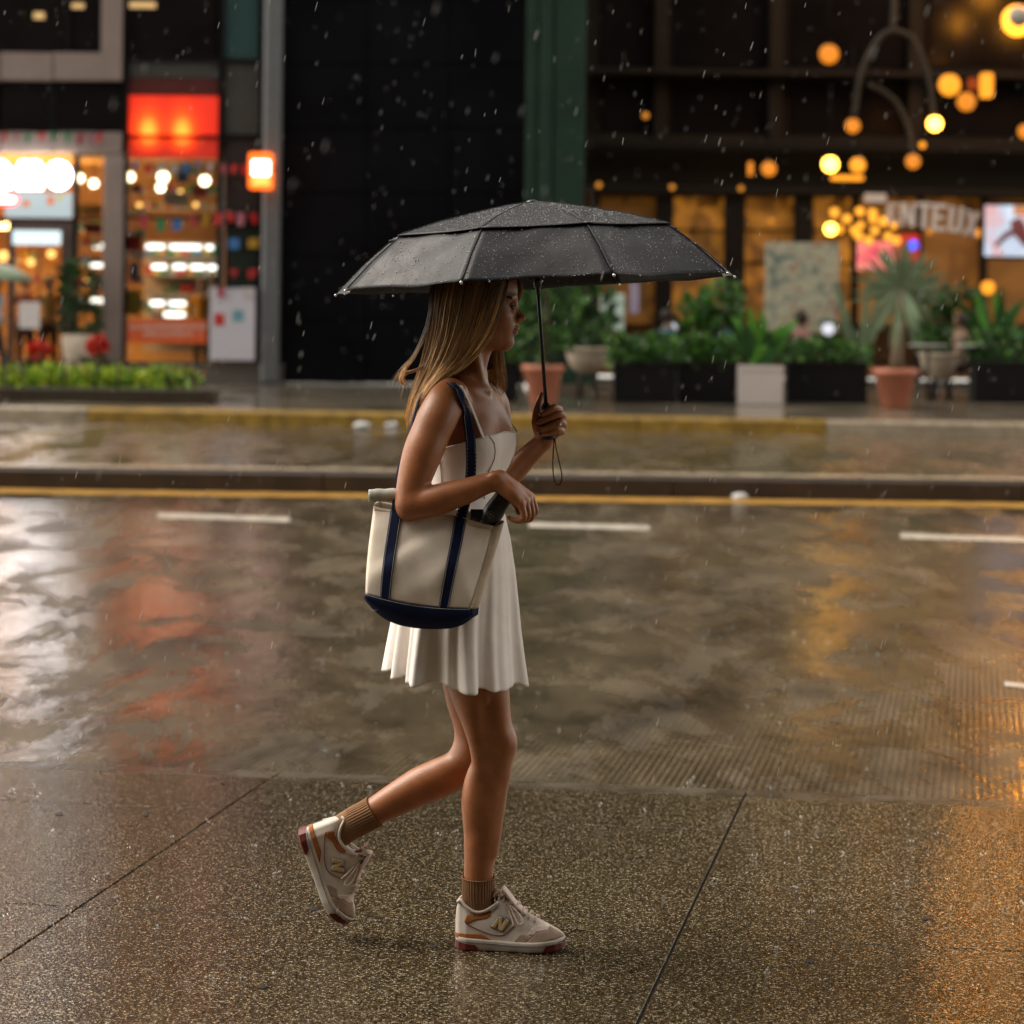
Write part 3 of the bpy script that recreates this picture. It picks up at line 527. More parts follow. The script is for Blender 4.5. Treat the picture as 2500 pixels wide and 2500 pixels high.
b = MB(); b.ball(tuple(c), 38 * YL / FPX, 20, 12); b.build('globe', amb('globe ring', 4.5, (1, .32, .02)), big); c2 = at(2488, 40, YL - .45); b = MB(); b.ball(tuple(c2), 26 * YL / FPX, 18, 12); b.build('disc', mat('grey lamp back', (.42, .40, .34), .6, var=.1), big)
# more of the same lamps above the frame (their glow lies on the wet ground at the right)
for x, y, r_, l in ((2550, -70, 28, 'globe lamp above the picture, nearest'), (2630, -150, 34, 'globe lamp above the picture, middle'), (2610, -290, 34, 'globe lamp above the picture, highest'), (2710, -60, 34, 'globe lamp above the picture, right')): bulb(x, y, r_, YL, amb('globe blazing', 50.0, (1, .36, .03)), l, 'amber globe lamps of the terrace', 'globe_lamp', 1.2)
for x, y, r_, l in ((1576, 282, 8, 'small bulb high left of the terrace'), (1462, 452, 7, 'small bulb beside the green column'), (1641, 457, 7, 'small bulb over the first amber window'), (1809, 460, 7, 'small bulb over the dark post'), (1883, 539, 7, 'dim bulb before the second amber window'), (2400, 523, 11, 'upper bulb left of the screen'), (2395, 569, 12, 'lower bulb left of the screen'), (2270, 565, 8, 'dim bulb under the white letters'), (2412, 702, 17, 'amber table lamp above the right shrubs')): bulb(x, y, r_, YL + .5, g_mid if r_ > 8 else amb('bulb dim', .7, (1, .36, .03)), l, 'small bulbs of the terrace', 'small_bulb')
ORD = ['first', 'second', 'third', 'fourth', 'fifth', 'sixth', 'seventh', 'eighth', 'ninth', 'tenth', 'eleventh', 'twelfth', 'thirteenth', 'last']
for k, (x, y, r_) in enumerate(sorted(((2037, 518, 13), (2068, 534, 13), (2099, 516, 13), (2130, 520, 13), (2132, 535, 11), (2157, 540, 14), (2182, 551, 10), (2100, 550, 11), (2136, 563, 12), (2085, 562, 12), (2096, 575, 13), (2168, 577, 12), (2121, 587, 13), (2188, 587, 13)))): bulb(x, y, r_ * .85, YL + 1.0, amb('cluster bulb', 1.7, (1, .38, .03)), 'round amber bulb of the cluster left of the white letters, %s from the left' % ORD[k], 'bulbs of the amber cluster', 'cluster_bulb')
bulb(2028, 559, 15, YL + 1.0, g_hot, 'brightest bulb at the lower left of the amber cluster', 'bulbs of the amber cluster', 'cluster_bulb'); bulb(2050, 560, 11, YL + 1.1, g_mid, 'amber bulb touching the brightest one of the cluster', 'bulbs of the amber cluster', 'cluster_bulb')
# curved lamp arms
arm_m = mat('weathered pale iron', (.045, .034, .022), .6, var=.3)
arm = empty('lamp_arm', tuple(at(2180, 75, YL)), 'tall arched iron lamp arm hanging from above', 'lamp post')
for pts in (((2185, -200), (2183, 0), (2180, 72)), ((2180, 72), (2150, 90), (2118, 140), (2098, 200), (2085, 288)), ((2180, 72), (2225, 92), (2256, 150), (2272, 210), (2280, 284))): b = MB(); b.tube([at(x, y, YL) for x, y, _ in catmull([p + (0,) for p in pts], 20)], .045, 8); b.build('arm', arm_m, arm)
arm = empty('lamp_arm', tuple(at(2190, 250, YL + .6)), 'low curved iron lamp arm under the arched one', 'lamp post'); b = MB(); b.tube([at(x, y, YL) for x, y, _ in catmull([(2120, 205, 0), (2160, 225, 0), (2195, 258, 0), (2220, 320, 0), (2229, 376, 0)], 24)], .04, 8); b.build('arm', arm_m, arm)
# white letters, screen, posters
let = empty('terrace_sign', tuple(at(2270, 575, YL + .4)), 'row of white capital letters ENTEUX curving down over the terrace', 'sign')
wl = mat('white painted letters', (.60, .52, .47), .6, var=.05, emit=(.6, .5, .45), es=.05)
def glyph(ch, x, y, w, h, tilt):
    st_ = w * .30; z = h * .16
    G = {'E': [[(0, 0), (st_, 0), (st_, h), (0, h)], [(st_, 0), (w, 0), (w, z), (st_, z)], [(st_, h / 2 - z / 2), (w * .8, h / 2 - z / 2), (w * .8, h / 2 + z / 2), (st_, h / 2 + z / 2)], [(st_, h - z), (w, h - z), (w, h), (st_, h)]],
         'N': [[(0, 0), (st_ * .7, 0), (st_ * .7, h), (0, h)], [(w - st_ * .7, 0), (w, 0), (w, h), (w - st_ * .7, h)], [(0, 0), (st_ * 1.2, 0), (w, h), (w - st_ * 1.2, h)]],
         'T': [[(0, 0), (w, 0), (w, z), (0, z)], [(w / 2 - st_ * .55, z), (w / 2 + st_ * .55, z), (w / 2 + st_ * .55, h), (w / 2 - st_ * .55, h)]],
         'U': [[(0, 0), (st_, 0), (st_, h - z), (0, h - z)], [(w - st_, 0), (w, 0), (w, h - z), (w - st_, h - z)], [(0, h - z), (w, h - z), (w * .85, h), (w * .15, h)]],
         'X': [[(0, 0), (st_, 0), (w, h), (w - st_, h)], [(w - st_, 0), (w, 0), (st_, h), (0, h)]]}
    b = MB()
    for poly in G[ch]:
        q = [at(x + a * math.cos(tilt) - b_ * math.sin(tilt), y + a * math.sin(tilt) + b_ * math.cos(tilt), YL + .4) for a, b_ in poly]; k = len(b.v) * .00004; b.prism([(p.x, p.z) for p in q], YL + .4 - k, YL + .5)
    b.build('letter_%s' % ch.lower(), wl, let, False)
for ch, x, y, w, h, t in (('E', 2168, 496, 26, 46, .02), ('N', 2200, 494, 36, 58, .03), ('T', 2243, 493, 32, 64, .05), ('E', 2280, 496, 34, 66, .08), ('U', 2322, 502, 33, 64, .12), ('X', 2362, 512, 34, 62, .18)): glyph(ch, x, y, w, h, t)
tag(rect('sign_end_plate', 2112, 472, 2164, 494, YL + .4, .1, wl), 'pale blank plate left of the white letters', 'sign')
def mural(nm, c1, c2, c3, es, sc):
    m = bpy.data.materials.new(nm); m.use_nodes = True; nt = m.node_tree; L = nt.links; bs = nt.nodes['Principled BSDF']; bs.inputs['Roughness'].default_value = .5
    tc = nd(nt, 'ShaderNodeTexCoord'); no = nd(nt, 'ShaderNodeTexNoise', Scale=sc, Detail=2.0, Distortion=1.2); L.new(tc.outputs['Object'], no.inputs['Vector']); cr = nd(nt, 'ShaderNodeValToRGB'); e = cr.color_ramp.elements
    e[0].position = .3; e[0].color = rgba(c1); e[1].position = .68; e[1].color = rgba(c3); x = e.new(.48); x.color = rgba(c2); L.new(no.outputs['Fac'], cr.inputs[0]); L.new(cr.outputs[0], bs.inputs['Base Color'])
    if es: L.new(cr.outputs[0], bs.inputs['Emission Color']); bs.inputs['Emission Strength'].default_value = es
    return m
YT = gp(1900, 980).y
scr = empty('video_screen', tuple(at(2465, 632, YL)), 'bright bluish white video screen at the right edge', 'screen'); rect('case', 2396, 494, 2600, 634, YL + .05, .2, frame_m, scr, .02); rect('picture', 2404, 502, 2594, 626, YL + .04, .006, mural('screen picture', (.60, .25, .22), (.42, .50, .62), (.62, .70, .82), .38, 1.1), scr)
b = MB(); b.tube([at(2478, 535, YL + .03), at(2488, 560, YL + .03), at(2510, 600, YL + .03)], [.09, .13, .06], 10); b.tube([at(2485, 558, YL + .03), at(2455, 575, YL + .03), at(2430, 600, YL + .03)], [.05, .05, .03], 8); b.build('picture_figure', glow('screen figure', (.30, .07, .06), .5), scr); rect('picture_corner', 2475, 503, 2594, 526, YL + .034, .004, glow('screen warm corner', (.85, .35, .12), .7), scr)
tag(rect('mural_panel', 1868, 592, 2048, 812, YT + 4, .1, mural('pale mural', (.22, .10, .08), (.40, .38, .26), (.10, .13, .12), .04, 3.6), None, .01), 'tall pale patchwork mural panel behind the white planter box', 'panel')
tag(rect('menu_board', 1465, 717, 1524, 806, YT + 2.5, .05, mat('pale green menu board', (.40, .50, .42), .6, emit=(.4, .5, .42), es=.10), None, .01), 'pale green menu board among the shrubs left of the terrace', 'sign'); tag(rect('cloth_banner', 1538, 690, 1560, 766, YT + 3, .03, mat('lilac cloth', (.38, .32, .44), .8), None, .005), 'narrow lilac cloth hanging right of the menu board', 'cloth')
tag(rect('neon_box', 2094, 590, 2190, 660, YL + 1.4, .1, mural('pink neon print', (.55, .03, .10), (.75, .18, .18), (.8, .4, .22), .35, 3.5), None, .02), 'pink and red lit window poster behind the palm top', 'sign'); tag(rect('neon_box', 2196, 572, 2244, 640, YL + 1.3, .08, glow('red lit sign', (.75, .03, .02), .8), None, .02), 'red lit sign with a blue spot right of the bulb cluster', 'sign')
c = at(2230, 599, YL + 1.25); b = MB(); b.ball(tuple(c), 13 * YL / FPX, 14, 10, (1, .3, 1)); tag(b.build('blue_light', glow('blue neon', (.04, .10, 1.0), 2.5)), 'round blue neon spot on the red sign', 'lamp')
for x, y, r_, l in ((1636, 801, 17, 'white round table lamp glowing low among the middle shrubs'), (2022, 803, 15, 'white round table lamp glowing low before the mural panel')): bulb(x, y, r_, YT + 2.0, glow('white table lamp', (.9, .92, 1.0), .9), l, 'white table lamps of the terrace', 'table_lamp')
# ================================================================== the walking person
YC = 7.08
def Lp(px, py, dy=0.0):
    q = (YC + dy) / FPX
    return np.array([(px - CX) * q, dy, (HY - py) * q])
def W(v):
    v = np.atleast_2d(np.asarray(v, dtype=float))
    return np.stack([v[:, 0] * CR - v[:, 2] * SR, YC + v[:, 1], HCAM + v[:, 0] * SR + v[:, 2] * CR], 1)
def Wp(px, py, dy=0.0): return Vector(W(Lp(px, py, dy))[0])

class Field:
    def __init__(s, xs, ys, zs):
        s.ax = [np.asarray(a, dtype=np.float32) for a in (xs, ys, zs)]
        s.D = np.full([len(a) for a in s.ax], 10.0, dtype=np.float32)
    def sub(s, lo, hi, pad):
        sl = []
        for a, l, h in zip(s.ax, lo, hi):
            i0 = max(0, int(np.searchsorted(a, l - pad)) - 1); i1 = min(len(a), int(np.searchsorted(a, h + pad)) + 1)
            sl.append(slice(i0, max(i1, i0 + 1)))
        g = (s.ax[0][sl[0]][:, None, None], s.ax[1][sl[1]][None, :, None], s.ax[2][sl[2]][None, None, :])
        return tuple(sl), g
    def put(s, sl, d, k, cut=False):
        A = s.D[sl]
        if cut:
            d = -d; h = np.maximum(k - np.abs(A - d), 0) / max(k, 1e-6); s.D[sl] = np.maximum(A, d) + h * h * k * 0.25
        else:
            h = np.maximum(k - np.abs(A - d), 0) / max(k, 1e-6); s.D[sl] = np.minimum(A, d) - h * h * k * 0.25
    def cone(s, p1, r1, p2, r2, k=0.01, cut=False):
        p1 = np.asarray(p1, float); p2 = np.asarray(p2, float); rm = max(r1, r2)
        sl, (X, Y, Z) = s.sub(np.minimum(p1, p2) - rm, np.maximum(p1, p2) + rm, k + 0.012)
        b = p2 - p1; bb = max(float(b @ b), 1e-9)
        ax, ay, az = X - p1[0], Y - p1[1], Z - p1[2]
        h = np.clip((ax * b[0] + ay * b[1] + az * b[2]) / bb, 0, 1)
        d = np.sqrt((ax - h * b[0]) ** 2 + (ay - h * b[1]) ** 2 + (az - h * b[2]) ** 2) - (r1 + (r2 - r1) * h)
        s.put(sl, d.astype(np.float32), k, cut)
    def chain(s, pts, k=0.012, dens=5):
        n = (len(pts) - 1) * dens + 1 if len(pts) > 2 else 2
        Q = catmull([tuple(p) + (r_,) for p, r_ in pts], n); rm = Q[:, 3].max()
        sl, (X, Y, Z) = s.sub(Q[:, :3].min(0) - rm, Q[:, :3].max(0) + rm, k + 0.012)
        T = Field(X.ravel(), Y.ravel(), Z.ravel())
        for a, b in zip(Q[:-1], Q[1:]): T.cone(a[:3], a[3], b[:3], b[3], 1e-6)
        s.put(sl, T.D, k)
    def ell(s, c, r, k=0.01, rot=0.0, yaw=0.0, cut=False):
        """rot tilts in the x-z plane, yaw turns about z"""
        c = np.asarray(c, float); r = np.asarray(r, float); rm = r.max()
        sl, (X, Y, Z) = s.sub(c - rm, c + rm, k + 0.012)
        x, y, z = X - c[0], Y - c[1], Z - c[2]
        if yaw: x, y = x * math.cos(yaw) + y * math.sin(yaw), -x * math.sin(yaw) + y * math.cos(yaw)
        if rot: x, z = x * math.cos(rot) + z * math.sin(rot), -x * math.sin(rot) + z * math.cos(rot)
        k0 = np.sqrt((x / r[0]) ** 2 + (y / r[1]) ** 2 + (z / r[2]) ** 2); k1 = np.sqrt((x / r[0] ** 2) ** 2 + (y / r[1] ** 2) ** 2 + (z / r[2] ** 2) ** 2)
        d = k0 * (k0 - 1) / np.maximum(k1, 1e-5)
        s.put(sl, d.astype(np.float32), k, cut)
    def loft(s, rows, k=0.02, grow=0.0):
        """rows: (z, cx, cy, half depth, half width, yaw deg), z falling"""
        T = np.array(sorted(rows)); z0, z1 = T[0, 0], T[-1, 0]
        lo = (T[:, 1].min() - 0.25, T[:, 2].min() - 0.25, z0 - 0.05); hi = (T[:, 1].max() + 0.25, T[:, 2].max() + 0.25, z1 + 0.05)
        sl, (X, Y, Z) = s.sub(lo, hi, 0)
        zz = np.clip(Z, z0, z1)
        zf = zz.ravel()
        # smooth interpolation of the table
        zi = np.linspace(z0, z1, 200); C = [np.interp(zi, T[:, 0], T[:, j]) for j in range(1, 6)]
        ker = np.hanning(19); ker /= ker.sum()
        C = [np.convolve(np.pad(c, 9, mode='edge'), ker, 'valid') for c in C]
        cx, cy, a, b, yw = [np.interp(zf, zi, c).reshape(zz.shape) for c in C]
        yw = np.radians(yw); u = (X - cx) * np.cos(yw) - (Y - cy) * np.sin(yw); v = (X - cx) * np.sin(yw) + (Y - cy) * np.cos(yw)
        a = a + grow; b = b + grow
        q = np.sqrt((u / a) ** 2 + (v / b) ** 2); g = np.sqrt((u / a ** 2) ** 2 + (v / b ** 2) ** 2)
        d = q * (q - 1) / np.maximum(g, 1e-4)
        d = np.clip(d, -0.2, 0.5); dz = Z - zz
        d = np.where(np.abs(dz) > 0, np.sqrt(np.maximum(d, 0) ** 2 + dz * dz), d)
        s.put(sl, d.astype(np.float32), k)
    def nets(s):
        D = s.D; I = D < 0; n = np.zeros([k - 1 for k in D.shape], dtype=np.uint8)
        co = [(a, b, c) for a in (0, 1) for b in (0, 1) for c in (0, 1)]
        sh = n.shape
        for a, b, c in co: n += I[a:a + sh[0], b:b + sh[1], c:c + sh[2]]
        ii, jj, kk = np.nonzero((n > 0) & (n < 8)); N = len(ii)
        vid = np.full(sh, -1, dtype=np.int32); vid[ii, jj, kk] = np.arange(N)
        val = {c: D[ii + c[0], jj + c[1], kk + c[2]] for c in co}
        pos = {c: np.stack([s.ax[0][ii + c[0]], s.ax[1][jj + c[1]], s.ax[2][kk + c[2]]], 1) for c in co}
        acc = np.zeros((N, 3)); cnt = np.zeros(N)
        for a in co:
            for d in range(3):
                if a[d]: continue
                b = tuple(1 if q == d else a[q] for q in range(3))
                va, vb = val[a], val[b]; m = (va < 0) != (vb < 0); t = np.where(m, va / np.where(m, va - vb, 1), 0)
                acc += np.where(m[:, None], pos[a] + (pos[b] - pos[a]) * t[:, None], 0); cnt += m
        V = acc / cnt[:, None]; F = []
        for d in range(3):
            e = [(1, 2), (2, 0), (0, 1)][d]
            s0 = [slice(1, -1)] * 3; s0[d] = slice(0, -1); s1 = list(s0); s1[d] = slice(1, None)
            A, B = I[tuple(s0)], I[tuple(s1)]; q = np.array(np.nonzero(A != B)); inside = A[tuple(q)]
            q = q + np.array([[0 if t == d else 1] for t in range(3)])
            def cell(o1, o2):
                w = q.copy(); w[e[0]] -= o1; w[e[1]] -= o2; return vid[tuple(w)]
            f = np.stack([cell(1, 1), cell(0, 1), cell(0, 0), cell(1, 0)], 1); f[~inside] = f[~inside][:, ::-1]; F.append(f)
        F = np.vstack(F); F = F[(F >= 0).all(1)]
        return V, F

def relax(V, F, it=2, lam=0.4):
    E = np.vstack([F[:, [0, 1]], F[:, [1, 2]], F[:, [2, 3]], F[:, [3, 0]]]); E = np.vstack([E, E[:, ::-1]])
    deg = np.bincount(E[:, 0], minlength=len(V))[:, None]
    for _ in range(it):
        S = np.stack([np.bincount(E[:, 0], weights=V[E[:, 1], a], minlength=len(V)) for a in range(3)], 1)
        V = V + lam * (S / np.maximum(deg, 1) - V)
    return V

def zpx(py, dy=0.0): return (HY - py) * (YC + dy) / FPX
def trow(py, cx, a, b, yaw, cy=0.0): return (zpx(py, cy), Lp(cx, py, cy)[0], cy, a, b, yaw)
TORSO = [trow(918, 1138, .040, .056, 20), trow(942, 1136, .050, .092, 22), trow(962, 1138, .062, .135, 24), trow(990, 1141, .076, .146, 25), trow(1030, 1143, .088, .140, 25), trow(1087, 1140, .094, .132, 24),
         trow(1140, 1136, .086, .124, 22), trow(1195, 1132, .080, .118, 18), trow(1250, 1130, .086, .122, 14), trow(1320, 1130, .096, .140, 10),
         trow(1390, 1132, .098, .146, 8), trow(1450, 1136, .090, .140, 6)]
def torso(f, grow=0.0):
    f.loft(TORSO, 0.03, grow)
    yw = R(24); c, s_ = math.cos(yw), math.sin(yw); o = Lp(1141, 1078)
    for sd in (-1, 1):
        u, v = 0.049, sd * 0.055
        f.ell(o + np.array([u * c + v * s_, -u * s_ + v * c, -0.002]), (0.042 + grow, 0.052 + grow, 0.055 + grow), 0.045)
    for sd in (-1, 1): f.ell(Lp(1095, 1365) + np.array([0, sd * .065, 0]), (0.068 + grow, .068 + grow, .075 + grow), 0.05)

def axis(segs):
    out = [segs[0][0]]
    for a, b, h in segs:
        n = max(1, int(round((b - a) / h))); out += list(np.linspace(a, b, n + 1)[1:])
    return np.array(out)

def build_body():
    xs = axis([(-0.47, -0.06, 0.0034), (-0.06, 0.15, 0.0021)])
    ys = axis([(-0.30, -0.12, 0.0026), (-0.12, 0.12, 0.0024), (0.12, 0.27, 0.0032)])
    zs = axis([(-1.60, -0.60, 0.0044), (-0.60, -0.22, 0.0022), (-0.22, 0.125, 0.0021)])
    f = Field(xs, ys, zs)
    torso(f)
    # ---- neck and collar bones
    f.chain([(Lp(1124, 960), .060), (Lp(1137, 912), .0475), (Lp(1152, 858), .046), (Lp(1160, 800), .052)], 0.03)
    for sd in (-1, 1):
        yn, ys_ = sd * .014 - .03, sd * .135
        f.cone(Lp(1186 - sd * 6, 953, yn + .012), .005, Lp(1148 + sd * 36, 948, sd * .085), .0065, 0.022)
        f.cone(Lp(1180, 945, sd * .012 - .022), .006, Lp(1152, 838, sd * .050), .011, 0.018)
    # ---- skull and face (profile to +x)
    f.ell(Lp(1160, 712), (.096, .074, .086), 0.02)
    f.ell(Lp(1197, 700), (.062, .064, .058), 0.03)
    f.ell(Lp(1203, 770), (.050, .056, .072), 0.035)
    f.ell(Lp(1228, 800), (.026, .034, .036), 0.03)
    f.ell(Lp(1237, 836), (.0165, .018, .015), 0.02)
    for sd in (-1, 1):
        f.cone(Lp(1228, 838, sd * .012), .014, Lp(1172, 812, sd * .046), .020, 0.022)
        f.ell(Lp(1219, 772, sd * .036), (.024, .022, .020), 0.022)            # cheek
        f.ell(Lp(1243, 728, sd * .022), (.013, .024, .0075), 0.014)           # brow ridge
        f.ell(Lp(1255, 746, sd * .031), (.013, .017, .0105), 0.012, cut=True)  # eye socket
        f.ell(Lp(1240, 746, sd * .031), (.0118, .0135, .0118), 0.004)         # lids
        f.ell(Lp(1264, 780, sd * .0105), (.0085, .0062, .0062), 0.005)        # nostril wings
        f.ell(Lp(1270, 787, sd * .0058), (.0045, .0026, .0028), 0.003, cut=True)
        f.ell(Lp(1165, 765, sd * .074), (.013, .007, .026), 0.006)            # ears
    f.ell(Lp(1250, 742), (.010, .012, .018), 0.012)
    f.chain([(Lp(1254, 742), .0068), (Lp(1263, 760), .0075), (Lp(1275, 776), .0082)], 0.009)
    f.cone(Lp(1263, 784), .006, Lp(1258, 794), .007, 0.008)
    f.ell(Lp(1255, 800), (.0150, .020, .0078), 0.006, rot=-.30)
    f.ell(Lp(1252, 814.5), (.0130, .0170, .0070), 0.006, rot=.12)
    f.cone(Lp(1269, 808, -.004), .0024, Lp(1269, 808, .004), .0024, 0.004, cut=True)
    f.ell(Lp(1273.0, 777.0), (.0094, .0076, .0080), 0.006)
    for sd in (-1, 1): f.cone(Lp(1268, 808, sd * .004), .0024, Lp(1243, 810.5, sd * .0245), .0018, 0.004, cut=True)
    f.cone(Lp(1262, 824, -.01), .003, Lp(1262, 824, .01), .003, 0.008, cut=True)
    # ---- near arm
    f.chain([(Lp(1100, 968, -.120), .045), (Lp(1086, 985, -.148), .047), (Lp(1068, 1020, -.170), .0485), (Lp(1050, 1060, -.185), .0475), (Lp(1032, 1105, -.200), .0475), (Lp(1016, 1155, -.213), .0425), (Lp(1005, 1200, -.222), .0375), (Lp(1003, 1228, -.226), .0350)], 0.02)
    f.ell(Lp(996, 1252, -.228), (.020, .020, .017), 0.02)
    f.chain([(Lp(1003, 1230, -.226), .0345), (Lp(1030, 1229, -.232), .0375), (Lp(1065, 1221, -.236), .0375), (Lp(1100, 1210, -.236), .0350), (Lp(1140, 1198, -.234), .0310), (Lp(1175, 1185, -.230), .0262), (Lp(1203, 1176, -.226), .0235), (Lp(1214, 1174, -.224), .0230)], 0.012)
    f.ell(Lp(1208, 1162, -.238), (.012, .011, .010), 0.014)
    kn = [((1271, 1231), -.243, .0105), ((1283, 1224), -.226, .0105), ((1291, 1216), -.208, .010), ((1296, 1210), -.190, .0092)]
    wr = [((1216, 1184), -.236), ((1219, 1177), -.228), ((1220, 1170), -.219), ((1222, 1164), -.210)]
    for (k_, ky, kr), (w_, wy) in zip(kn, wr): f.cone(Lp(*w_, wy), .0150, Lp(*k_, ky), kr, 0.013)
    f.ell(Lp(1248, 1200, -.221), (.030, .030, .017), 0.016, rot=-.75)
    f.chain([(Lp(1272, 1230, -.243), .0098), (Lp(1279, 1263, -.246), .0082), (Lp(1262, 1272, -.240), .0072), (Lp(1243, 1264, -.234), .0056)], 0.005)
    f.chain([(Lp(1284, 1226, -.226), .0092), (Lp(1290, 1256, -.228), .0076), (Lp(1283, 1270, -.222), .0068), (Lp(1266, 1273, -.214), .0056)], 0.003)
    f.chain([(Lp(1292, 1218, -.208), .0090), (Lp(1300, 1252, -.210), .0074), (Lp(1295, 1268, -.204), .0066), (Lp(1280, 1272, -.197), .0056)], 0.003)
    f.chain([(Lp(1297, 1212, -.190), .0084), (Lp(1308, 1243, -.190), .0068), (Lp(1305, 1256, -.186), .0060), (Lp(1296, 1262, -.182), .0050)], 0.003)
    f.chain([(Lp(1228, 1186, -.202), .0135), (Lp(1248, 1215, -.186), .0105), (Lp(1262, 1237, -.184), .0082), (Lp(1266, 1252, -.188), .0066)], 0.008)
    # ---- far arm
    f.chain([(Lp(1182, 968, .115), .042), (Lp(1200, 990, .150), .045), (Lp(1206, 1050, .180), .044), (Lp(1200, 1120, .200), .041), (Lp(1192, 1190, .205), .036), (Lp(1192, 1214, .204), .033)], 0.02)
    f.chain([(Lp(1192, 1214, .204), .033), (Lp(1220, 1184, .182), .034), (Lp(1255, 1148, .148), .031), (Lp(1290, 1112, .115), .0265), (Lp(1317, 1086, .092), .0235), (Lp(1326, 1076, .086), .0225)], 0.012)
    # hand round the handle
    f.ell(Lp(1342, 1036, .082), (.034, .016, .040), 0.012, rot=.15)
    f.cone(Lp(1328, 1076, .086), .021, Lp(1338, 1052, .080), .020, 0.012)
    f.ell(Lp(1314, 1040, .070), (.015, .017, .026), 0.012)
    f.chain([(Lp(1310, 1030, .068), .0125), (Lp(1311, 1002, .068), .0100), (Lp(1317, 980, .070), .0082), (Lp(1323, 963, .071), .0062)], 0.007)
    fing = [((1362, 1000), (1353, 995), (1336, 1004), (1322, 1012), .0086), ((1371, 1017), (1366, 1011), (1340, 1021), (1319, 1031), .0090),
            ((1373, 1037), (1368, 1032), (1340, 1042), (1316, 1051), .0088), ((1369, 1055), (1364, 1050), (1342, 1057), (1322, 1060), .0078)]
    for (mc, pp, md_, tp, r_) in fing:
        f.chain([(Lp(*mc, .080), r_ * 1.18), (Lp(mc[0] + 3, mc[1] - 1, .062), r_ * 1.1), (Lp(*pp, .036), r_ * 1.04), (Lp(*md_, .0275), r_ * .95), (Lp(*tp, .034), r_ * .76)], 0.0035)
    # ---- standing leg (near)
    d = -.062
    f.chain([(Lp(1142, 1405, -.072), .080), (Lp(1150, 1500, -.074), .082), (Lp(1160, 1600, -.074), .0795), (Lp(1170, 1680, -.070), .0735), (Lp(1187, 1755, -.062), .0610), (Lp(1201, 1812, -.058), .0545), (Lp(1199, 1870, -.054), .0475),
             (Lp(1183, 1950, -.046), .0500), (Lp(1178, 2000, -.042), .0475), (Lp(1176, 2040, -.038), .0440), (Lp(1171, 2090, -.034), .0380), (Lp(1168, 2140, -.030), .0355), (Lp(1168, 2158, -.029), .0320), (Lp(1168, 2195, -.027), .0270), (Lp(1175, 2255, -.026), .027)], 0.03)
    f.ell(Lp(1240, 1814, -.066), (.019, .024, .027), 0.025)
    f.ell(Lp(1222, 1866, -.066), (.014, .014, .024), 0.035)
    f.cone(Lp(1150, 1720, -.100), .008, Lp(1170, 1880, -.088), .008, 0.035)
    f.ell(Lp(1200, 1790, -.128), (.012, .012, .060), 0.04, rot=.15, cut=True)
    f.cone(Lp(1226, 1900, -.060), .010, Lp(1204, 2080, -.044), .008, 0.02)
    f.ell(Lp(1160, 1945, -.062), (.026, .030, .065), 0.03)
    # ---- trailing leg (far)
    f.chain([(Lp(1135, 1405, .072), .080), (Lp(1140, 1560, .076), .078), (Lp(1150, 1690, .072), .066), (Lp(1162, 1770, .070), .056), (Lp(1160, 1838, .068), .0515)], 0.03)
    f.chain([(Lp(1158, 1842, .068), .0510), (Lp(1120, 1876, .067), .0475), (Lp(1075, 1899, .066), .0490), (Lp(1028, 1919, .065), .0480), (Lp(968, 1951, .064), .0415), (Lp(915, 1981, .066), .0350), (Lp(900, 1989, .067), .0310), (Lp(870, 2005, .070), .0270), (Lp(825, 2030, .075), .027)], 0.02)
    V, F = f.nets(); V = relax(V, F, 2, 0.35)
    # ---- colour that belongs to the skin
    base = np.array([0.330, 0.120, 0.044]); C = np.tile(base, (len(V), 1))
    def blob(p, r, col, amt=1.0):
        d_ = np.linalg.norm((V - p) / np.asarray(r), axis=1); w = np.clip(1.25 - d_, 0, 1)[:, None] * amt; w = np.minimum(w, 1)
        C[:] = C * (1 - w) + np.array(col) * w
    blob(Lp(1263, 801), (.016, .022, .0068), (.25, .05, .032), .9); blob(Lp(1260, 814.5), (.015, .019, .0068), (.27, .05, .032), .9)
    blob(Lp(1228, 778, -.045), (.03, .03, .022), (.36, .115, .05), .45); blob(Lp(1282, 776), (.014, .016, .012), (.36, .115, .05), .4)
    for p in (Lp(1250, 1818, -.07), Lp(996, 1258, -.235)): blob(p, (.03, .04, .04), (.35, .115, .05), .5)
    for (k_, ky, kr) in kn: blob(Lp(*k_, ky), (.012, .012, .012), (.35, .115, .05), .5)
    print('body', len(V), len(F))
    return V, F, C

skin = mat('skin', (.5, .27, .16), 0.37, spec=0.45, var=0.16, scale=28, bump=0.30, bscale=260, attr='tint', sss=0.10)
P0 = Wp(1180, 2325, -.06)
person = empty('person', (P0.x, P0.y, 0.0), 'person in a cream dress walking under a black umbrella with a canvas tote', 'person')
bV, bF, bC = build_body()
mesh_obj('body', W(bV), bF, skin, person, True, bC)

_q = (YC + bV[:, 1]) / FPX
bPX = np.stack([CX + bV[:, 0] / _q, HY - bV[:, 2] / _q], 1)
def on_body(px, py, off=.003, rad=5.0):
    """the point of the near side of the body seen at that pixel, lifted off the skin towards the viewer"""
    d_ = np.hypot(bPX[:, 0] - px, bPX[:, 1] - py); m = d_ < rad
    if not m.any(): m = d_ <= d_.min() + 1e-6
    return Lp(px, py, bV[m, 1].min() - off)
def LW(pts): return [Vector(a) for a in W(np.array(pts))]
